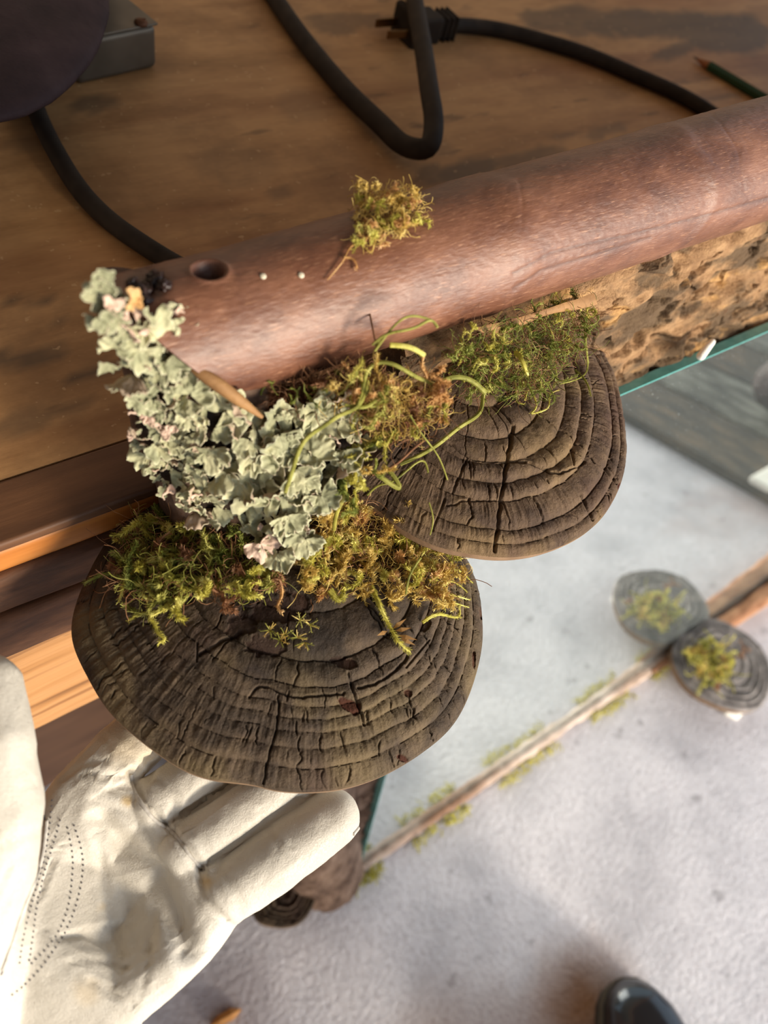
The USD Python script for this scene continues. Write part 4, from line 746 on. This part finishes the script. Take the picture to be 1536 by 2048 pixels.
tuft(t4, po4, 18, 15, ["moss_gold", "moss_yellow", "moss_green"], lambda x, y: .286, .009, .0005, .0014, 70, 12, wig=.4)
# 5 golden moss between the two fungi
t5 = thing("moss_tuft", "golden brown moss tuft spilling onto the large fungus below the right one", "moss")
po = [(640, 1030), (700, 1000), (760, 1030), (830, 1075), (890, 1095), (930, 1130), (900, 1180), (860, 1190), (800, 1185), (740, 1170), (680, 1190), (620, 1180), (600, 1130)]
dg = RBFInterpolator(np.array([(640, 1030), (760, 1020), (900, 1100), (920, 1160), (800, 1180), (660, 1190), (600, 1130), (740, 1100)], float), np.array([.304, .324, .337, .332, .317, .309, .303, .322]), smoothing=1e-7)
d5 = lambda x, y: float(dg([[x, y]])[0])
tangle(t5, po, 380, "moss_brown", d5, .014, .00014, 13, lift=(-.008, .001)); tangle(t5, po, 600, "moss_gold", d5, .011, .00012, 14)
tuft(t5, po, 84, 16, ["moss_gold", "moss_gold", "moss_gold", "moss_yellow", "moss_yellow", "moss_tan"], d5, .015, .00060, .0019, 120, 15, wig=.4, up=.4, prefer=(6, 8))
for k, (pts, r, m, n, lf_) in enumerate([([(742, 1172), (752, 1195), (765, 1225), (780, 1255), (795, 1280), (820, 1305)], .0011, "moss_yellow", 420, .0015), ([(870, 1120), (885, 1140), (890, 1165), (886, 1195), (890, 1220)], .0008, "moss_yellow", 160, .0012), ([(890, 1150), (915, 1140), (945, 1166)], .0006, "moss_yellow", 90, .001), ([(885, 1170), (910, 1165), (935, 1185)], .0005, "moss_yellow", 60, .001), ([(885, 1185), (905, 1190), (940, 1200)], .0005, "moss_yellow", 60, .001), ([(886, 1200), (905, 1205), (938, 1215)], .0005, "moss_yellow", 60, .001), ([(845, 1245), (865, 1232), (890, 1230), (920, 1228), (918, 1212)], .0008, "moss_yellow", 150, .0011), ([(880, 1110), (900, 1098), (925, 1092)], .0007, "moss_gold", 120, .0013), ([(660, 1180), (680, 1200), (688, 1190)], .0016, "moss_yellow", 180, .0012)]):
    P = trace([(x, y, d_big(x, y) - .0042) for x, y in pts], 30); obj("frond", sprig(P, r, lf_, n, 700 + k), M[m], t5)
def blade(P, D, L, w, N):
    D = unit(D); B = unit(np.cross(N, D)); c = np.array([P, P + D * L * .4 + B * w + N * .0006, P + D * L, P + D * L * .4 - B * w + N * .0006, P + D * L * .45 - N * .0002]); return c, np.array([[0, 1, 4], [1, 2, 4], [2, 3, 4], [3, 0, 4], [0, 3, 1], [1, 3, 2]])
for (x, y, dx, dy, L) in [(785, 1258, 24, -18, .0075), (795, 1270, 32, 8, .0085), (775, 1262, -18, 8, .005), (800, 1276, 30, 14, .007), (790, 1262, 30, -6, .007)]:
    d = d_big(x, y) - .004; P = atd(x, y, d); obj("leaflet", blade(P, atd(x + dx, y + dy, d - .002) - P, L, .0009, unit(EYE - P)), M["moss_tan"], t5)
# 6 olive moss on the left of the large fungus
t6 = thing("moss_tuft", "olive green moss tuft sprawling over the left side of the large fungus", "moss")
po = [(250, 1070), (280, 1030), (330, 1020), (390, 1030), (450, 1050), (510, 1100), (560, 1150), (560, 1175), (490, 1170), (430, 1180), (380, 1190), (340, 1200), (300, 1200), (250, 1180), (235, 1140)]
d6 = lambda x, y: min(d_big(x, y), .330) - .0045
tangle(t6, po, 500, "moss_brown", d6, .013, .00013, 16, lift=(-.004, .002)); tangle(t6, po, 500, "moss_olive", d6, .011, .00013, 17)
tuft(t6, po, 80, 16, ["moss_olive", "moss_olive", "moss_yellow", "moss_yellow", "moss_green", "moss_brown"], d6, .014, .00065, .0019, 120, 18, wig=.4, up=.4, prefer=(-4, 8))
for k, (pts, r, m, n) in enumerate([([(290, 1150), (255, 1158), (235, 1150), (205, 1150), (170, 1166)], .0012, "moss_green", 240), ([(300, 1150), (330, 1140), (350, 1110), (372, 1100)], .0008, "moss_yellow", 120), ([(255, 1150), (246, 1175), (238, 1205)], .0008, "moss_yellow", 110), ([(345, 1200), (318, 1222), (300, 1235), (310, 1250), (315, 1265), (328, 1280), (318, 1285)], .0011, "moss_yellow", 300), ([(318, 1222), (290, 1228), (262, 1222), (245, 1210)], .0008, "moss_olive", 150), ([(290, 1226), (270, 1232), (256, 1242)], .0006, "moss_yellow", 60), ([(345, 1180), (362, 1200), (350, 1218), (340, 1235)], .0008, "moss_olive", 130), ([(250, 1205), (262, 1218), (275, 1220)], .0006, "moss_olive", 60), ([(320, 1100), (330, 1140), (345, 1175), (360, 1195)], .0008, "moss_brown", 130), ([(300, 1170), (310, 1190), (330, 1195)], .0008, "moss_yellow", 100), ([(400, 1140), (418, 1155), (415, 1180), (400, 1185)], .0008, "moss_tan", 100), ([(430, 1140), (435, 1165), (425, 1178)], .0007, "moss_tan", 80), ([(560, 1165), (562, 1195), (555, 1215), (565, 1225)], .0008, "moss_tan", 90)]):
    P = trace([(x, y, min(d_big(x, y), .332) - .0045) for x, y in pts], 28); obj("frond", sprig(P, r, .0013, n, 800 + k), M[m], t6)
for j, (x, y) in enumerate([(540, 1260), (570, 1270), (600, 1240), (620, 1250), (560, 1280), (610, 1285), (595, 1275)]):
    for q in range(7):
        a = rs.uniform(0, 6.3); d = d_big(x, y) - .0006; P = trace([(x, y, d), (x + 10 * math.cos(a), y + 8 * math.sin(a), d - .0015), (x + 20 * math.cos(a), y + 16 * math.sin(a), d - .0018)], 6); obj("needle", sprig(P, .00028, .001, 6, j * 9 + q), M["moss_olive" if q % 3 else "moss_gold"], t6)

# ------------------------------------------------------------------ growth at the foot of the mirror
def fl(px, py, z=0.0): return atz(px, py, z)
def low_fungus(c_px, z, r_px, sq, seed, label, mat='fungus_grey'):
    C = fl(*c_px, z); R = r_px * proj(C)[2] / F
    th = np.linspace(-np.pi, np.pi, 28, endpoint=False); O = np.stack([R * np.cos(th) * (1 + .08 * np.cos(2 * th + seed)), R * sq * np.sin(th) * (1 + .05 * np.sin(3 * th)), th * 0], 1)
    return fungus("bracket_fungus", label, M[mat], None, z, None, [.3, .5, .65, .78, .9], R * .10, seed=seed, nt=260, nu=90, world=(C, O), thick=.02, amp=.004, ncr=2, rough=2.0)
f3, f3t = low_fungus((1446, 1326), 0.04, 104, .95, 14, "small grey ringed bracket fungus on the far foot of the mirror, doubled in the pane")
t7 = thing("moss_tuft", "yellow moss tuft on the small fungus at the mirror's foot", "moss")
po = [(1375, 1300), (1400, 1285), (1440, 1285), (1470, 1310), (1460, 1350), (1440, 1370), (1410, 1365), (1390, 1340)]
d7 = lambda x, y: surf_depth(f3, x, y, 1.05) - .004
tangle(t7, po, 160, "moss_yellow", d7, .02, .0007, 20); tuft(t7, po, 26, 14, ["moss_gold", "moss_yellow", "moss_olive", "moss_brown"], d7, .024, .0011, .004, 40, 21)
t8 = thing("moss_strip", "thin line of yellow-green moss along the foot of the mirror", "moss")
for k, (xa, xb) in enumerate([(.205, .245), (.285, .37), (.42, .52), (.58, .66), (.70, .78)]):
    rs2 = np.random.default_rng(40 + k); ms = []
    for _ in range(90):
        x = rs2.uniform(xa, xb); P0 = inplane(x, .004, -.008 - rs2.uniform(0, .010)); P0[2] = max(P0[2], .002); ms.append(tube(walk(P0, rs2.normal(0, 1, 3) + [0, -.6, .4], .009, 6, 900 + k * 99 + _, .5), .0007, 4, cap=False))
    obj("cushion", cat_mesh(ms), M["moss_yellow"], t8, kind="stuff")
f4, f4t = low_fungus((572, 1790), 0.06, 66, .85, 19, "dark bracket fungus at the post's foot, half hidden behind the glove", "fungus")

# ------------------------------------------------------------------ things on the bench
def bz(px, py, h=0.0): return atz(px, py, BZ + h)
def cord(name, pts, r, label, n=140):
    t_ = thing(name, label, "power cord"); P = spline(np.array([bz(x, y, h) for x, y, h in pts]), n)
    P[:, 2] += .0006 * fbm(P, 30, 2, 3); obj("cable", tube(P, r, 18), M["rubber"], t_, smooth=True); return t_, P
R1 = .0066
cord("power_cord", [(470, -130, R1), (545, -10, R1), (600, 70, R1), (660, 145, R1), (720, 210, R1 + .001), (775, 262, R1 + .003), (825, 296, R1 + .006), (852, 296, R1 + .009), (866, 268, R1 + .013), (862, 200, R1 + .018), (850, 120, R1 + .020), (836, 40, R1 + .021), (822, -40, R1 + .018), (800, -150, R1)], R1, "black power cord folded into a V at the middle of the bench", 220)
cord("power_cord", [(40, 110, .0052), (62, 190, .0052), (85, 250, .0052), (124, 325, .0052), (172, 395, .0052), (230, 450, .0052), (295, 495, .0052), (380, 545, .0052), (500, 590, .0052)], .0052, "black cord curving from the dark pouch to the log's left end")
R3 = .0058
t9, P9 = cord("power_cord", [(884, 52, R3 + .003), (930, 52, R3 + .001), (1000, 60, R3), (1080, 80, R3), (1180, 112, R3), (1270, 150, R3), (1360, 190, R3), (1430, 232, R3), (1520, 300, R3), (1640, 380, R3)], R3, "black power cord ending in a two-pin plug")
pa = bz(880, 50, R3 + .003); px_ = unit(bz(790, 56, R3 + .003) - pa); pz = np.array([0, 0, 1.0]); py_ = np.cross(pz, px_)
Rp = np.stack([px_, py_, pz], 1)
body = []
for a, b, w, h in ((-.012, .006, .0080, .0080), (.006, .030, .011, .010), (.030, .036, .0155, .0135)):
    body.append(rbox(pa + px_ * (a + b) / 2, (b - a + .0015, 2 * w, 2 * h), .0028, Rp))
obj("plug_body", cat_mesh(body + [rbox(pa + px_ * (-.010 + .005 * i), (.0022, .0190, .0180), .0008, Rp) for i in range(3)]), M["rubber"], t9, smooth=40)
for s in (-1, 1): obj("prong", rbox(pa + px_ * .046 + py_ * s * .0085, (.020, .0022, .0062), .0008, Rp), M["brass"], t9, smooth=40)
# grey metal box
mb = thing("metal_box", "small grey metal box with a rusty screw, behind the dark pouch", "box")
q1, q2 = bz(192, 166), bz(316, 137); ux = unit(q2 - q1); uy = np.cross([0, 0, 1.0], ux); Rb_ = np.stack([ux, uy, [0, 0, 1.0]], 1)
wv_ = np.linalg.norm(q2 - q1)
obj("box_body", rbox(q1 + ux * (wv_ / 2 - .006) + uy * .036 + [0, 0, .0135], (wv_ + .012, .072, .0268), .0042, Rb_, 20), M["steel"], mb, smooth=40)
obj("lid", rbox(q1 + ux * (wv_ / 2 - .006) + uy * .036 + [0, 0, .0276], (wv_ + .013, .073, .0016), .0007, Rb_), M["steel"], mb, smooth=40)
sc = atz(282, 45, BZ + .029); obj("screw", cat_mesh([(trimesh.creation.icosphere(2, 1).vertices * [.0042, .0042, .0022] + sc, trimesh.creation.icosphere(2, 1).faces), rbox(sc + [0, 0, .0018], (.0064, .001, .0012), .0004)]), M["rust_screw"], mb, smooth=True, label="rusty screw head")
# dark leather pouch at the picture's corner
pc = atz(-15, -30, BZ + .045)
th = np.linspace(0, 2 * np.pi, 120, endpoint=False); out = np.array([atz(x, y, BZ + .05) for x, y in [(224, -60), (218, 20), (200, 85), (178, 122), (140, 165), (98, 200), (50, 226), (0, 240), (-80, 240), (-170, 190), (-230, 60), (-200, -120), (-60, -230), (120, -200)]]) - pc
aa, rr_ = np.arctan2(out[:, 1], out[:, 0]), np.hypot(out[:, 0], out[:, 1]); k_ = np.argsort(aa); rp = CubicSpline(np.append(aa[k_], aa[k_][0] + 2 * np.pi), np.append(rr_[k_], rr_[k_][0]), bc_type="periodic")(th)
prof = [(0.02, .062), (.25, .063), (.5, .062), (.75, .059), (.88, .056), (.96, .0535), (.99, .0515), (1.0, .0495), (.99, .0475), (.95, .045), (.80, .040), (.60, .03), (.42, .008), (.38, .0002), (.3, .0002), (.02, .0002)]
V = np.array([[pc[0] + s * rp[i] * math.cos(t), pc[1] + s * rp[i] * math.sin(t), BZ + h] for s, h in prof for i, t in enumerate(th)])
V += np.array([0, 0, 1]) * (0.004 * fbm(V, 25, 3, 5) * (V[:, 2] > BZ + .03))[:, None] + 0.0012 * np.stack([fbm(V, 90, 3, s) for s in (7, 8, 9)], 1) * (V[:, 2] > BZ + .01)[:, None]
f = gridfaces(len(prof), 120, True)
if trimesh.Trimesh(V, f, process=False).volume < 0: f = f[:, ::-1]
pouch = thing("leather_pouch", "dark brown suede pouch with a rounded worn edge at the bench's far left", "pouch")
obj("body", (V, f), M["dark_leather"], pouch, smooth=True)
# green pencil
pen = thing("pencil", "dark green pencil lying on the bench behind the log", "pencil")
ta, tb = bz(1386, 113, .0030), bz(1600, 240, .0042); pd = unit(tb - ta)
def cone(a, b, ra, rb, sides=6): return tube(np.array([a, b]), [ra, rb], sides)
obj("barrel", cone(ta + pd * .017, ta + pd * .17, .0042, .0042), M["pencil_paint"], pen)
obj("sharpened_wood", cone(ta + pd * .005, ta + pd * .0172, .0012, .0040, 12), M["pencil_wood"], pen, smooth=40)
obj("lead", cone(ta, ta + pd * .0052, .0002, .0012, 10), M["graphite"], pen, smooth=40)

# ------------------------------------------------------------------ on the floor: boots, a splinter
def shoe(toe, heading, L=.29):
    hx = np.array([math.cos(heading), math.sin(heading), 0]); hy = np.array([-hx[1], hx[0], 0])
    def shell(widths, z0, prof, n=64):
        rows = []
        for s, w, h in prof:
            rows.append((s, w, h))
        return rows
    xs = np.linspace(0, 1, 60); wid = np.interp(xs, [0, .015, .05, .12, .3, .5, .7, .9, .97, 1], [.004, .018, .029, .040, .049, .046, .036, .034, .026, .008])
    top = np.interp(xs, [0, .02, .06, .15, .35, .5, .62, .75, 1], [.022, .034, .044, .052, .066, .085, .110, .115, .112])
    th = np.linspace(0, np.pi, 26); V = []
    for s, w, h in zip(xs, wid, top):
        for t in th: V.append(toe - hx * s * L + hy * w * math.copysign(abs(math.cos(t)) ** .7, math.cos(t)) + np.array([0, 0, .016 + (h - .016) * math.sin(t) ** .75]))
    up = (np.array(V), gridfaces(60, 26)); m = trimesh.Trimesh(*up, process=False)
    sole = [toe - hx * s * L + hy * w * 1.07 * c for c in (1, -1) for s, w in (zip(xs, wid) if c == 1 else zip(xs[::-1], wid[::-1]))]
    sole = np.array(sole); c = sole.mean(0); n = len(sole); o = sole.copy(); 
    def extr(P, za, zb):
        A_, B2 = P.copy(), P.copy(); A_[:, 2] = za; B2[:, 2] = zb; V = np.vstack([A_, B2, [c[0], c[1], za], [c[0], c[1], zb]]); i = np.arange(n); j = (i + 1) % n
        return V, np.vstack([np.stack([i, j, j + n], 1), np.stack([i, j + n, i + n], 1), np.stack([j, i, np.full(n, 2 * n)], 1), np.stack([i + n, j + n, np.full(n, 2 * n + 1)], 1)])
    return up, extr(sole, .0005, .012), extr(c + (sole - c) * 1.012, .012, .0165)
for toe, hd, lab in ((fl(1226, 1962), 1.30, "polished black leather boot, its rounded toe in view on the concrete"), (np.array([.175, -.37, 0]), 1.5, "second tall black boot, out of view below the glove")):
    per = thing("boot", lab, "boot"); up, so, we = shoe(toe, hd)
    obj("upper", up, M["shoe"], per, smooth=True); obj("sole", so, M["shoe_sole"], per, smooth=30); obj("welt", we, M["welt"], per, smooth=30)
    a = toe - np.array([math.cos(hd), math.sin(hd), 0]) * .225
    V, f = tube(spline([a + [0, 0, .07], a + [0, -.004, .22], a + [0, -.012, .46]], 24), np.interp(np.linspace(0, 1, 24), [0, .4, 1], [.050, .060, .076]), 36); V = V + .004 * np.stack([fbm(V, 30, 3, q_) for q_ in (1, 2, 3)], 1)
    obj("shaft", (V, f), M["shoe"], per, smooth=True)
chip = thing("wood_splinter", "orange wood splinter on the floor beside the glove", "splinter")
a, b = fl(420, 2052, .003), fl(482, 2018, .003); obj("sliver", tube(np.array([a, a + (b - a) * .3, a + (b - a) * .7, b]), [.001, .0055, .006, .001], 6), M["chip"], chip)

# weathered boards lying on the floor: the pane shows them
brd = thing("board_stack", "grey-brown weathered boards on the floor, seen only mirrored in the pane", "boards")
rsb = np.random.default_rng(77)
for i in range(5):
    xa = 1.17 + i * .155
    obj("board", rbox((xa + .075, -.36 + rsb.uniform(-.02, .02), .012 + (i % 2) * .001), (.148, .92, .024), .003), M["weathered"] if i % 2 else M["weathered_dark"], brd, smooth=40)
blk = obj("white_block", rbox((1.20, -.11, .032), (.07, .04, .014), .004), M["white"]); tag(blk, "small white block on the boards, mirrored at the pane's right side", "block")
lump = trimesh.creation.icosphere(4, 1.0); lv_ = lump.vertices * [.13, .10, .085] + [1.46, -.20, .10]; lv_ = lv_ + .05 * np.stack([fbm(lv_, 9, 4, s_) for s_ in (1, 2, 3)], 1); lv_[:, 2] = np.maximum(lv_[:, 2], .0255)
bag = obj("black_bag", (lv_, lump.faces), M["dark_leather"], smooth=True); tag(bag, "dark slumped bag on the boards, mirrored at the pane's right edge", "bag")

scp = tri(hull([(fl(1452, 1424, .006), .005), (fl(1480, 1420, .007), .006), (fl(1470, 1434, .004), .004)], 10)); sc_ = obj("paper_scrap", scp, M["white"], smooth=True); tag(sc_, "small white scrap on the floor below the small fungus", "scrap")
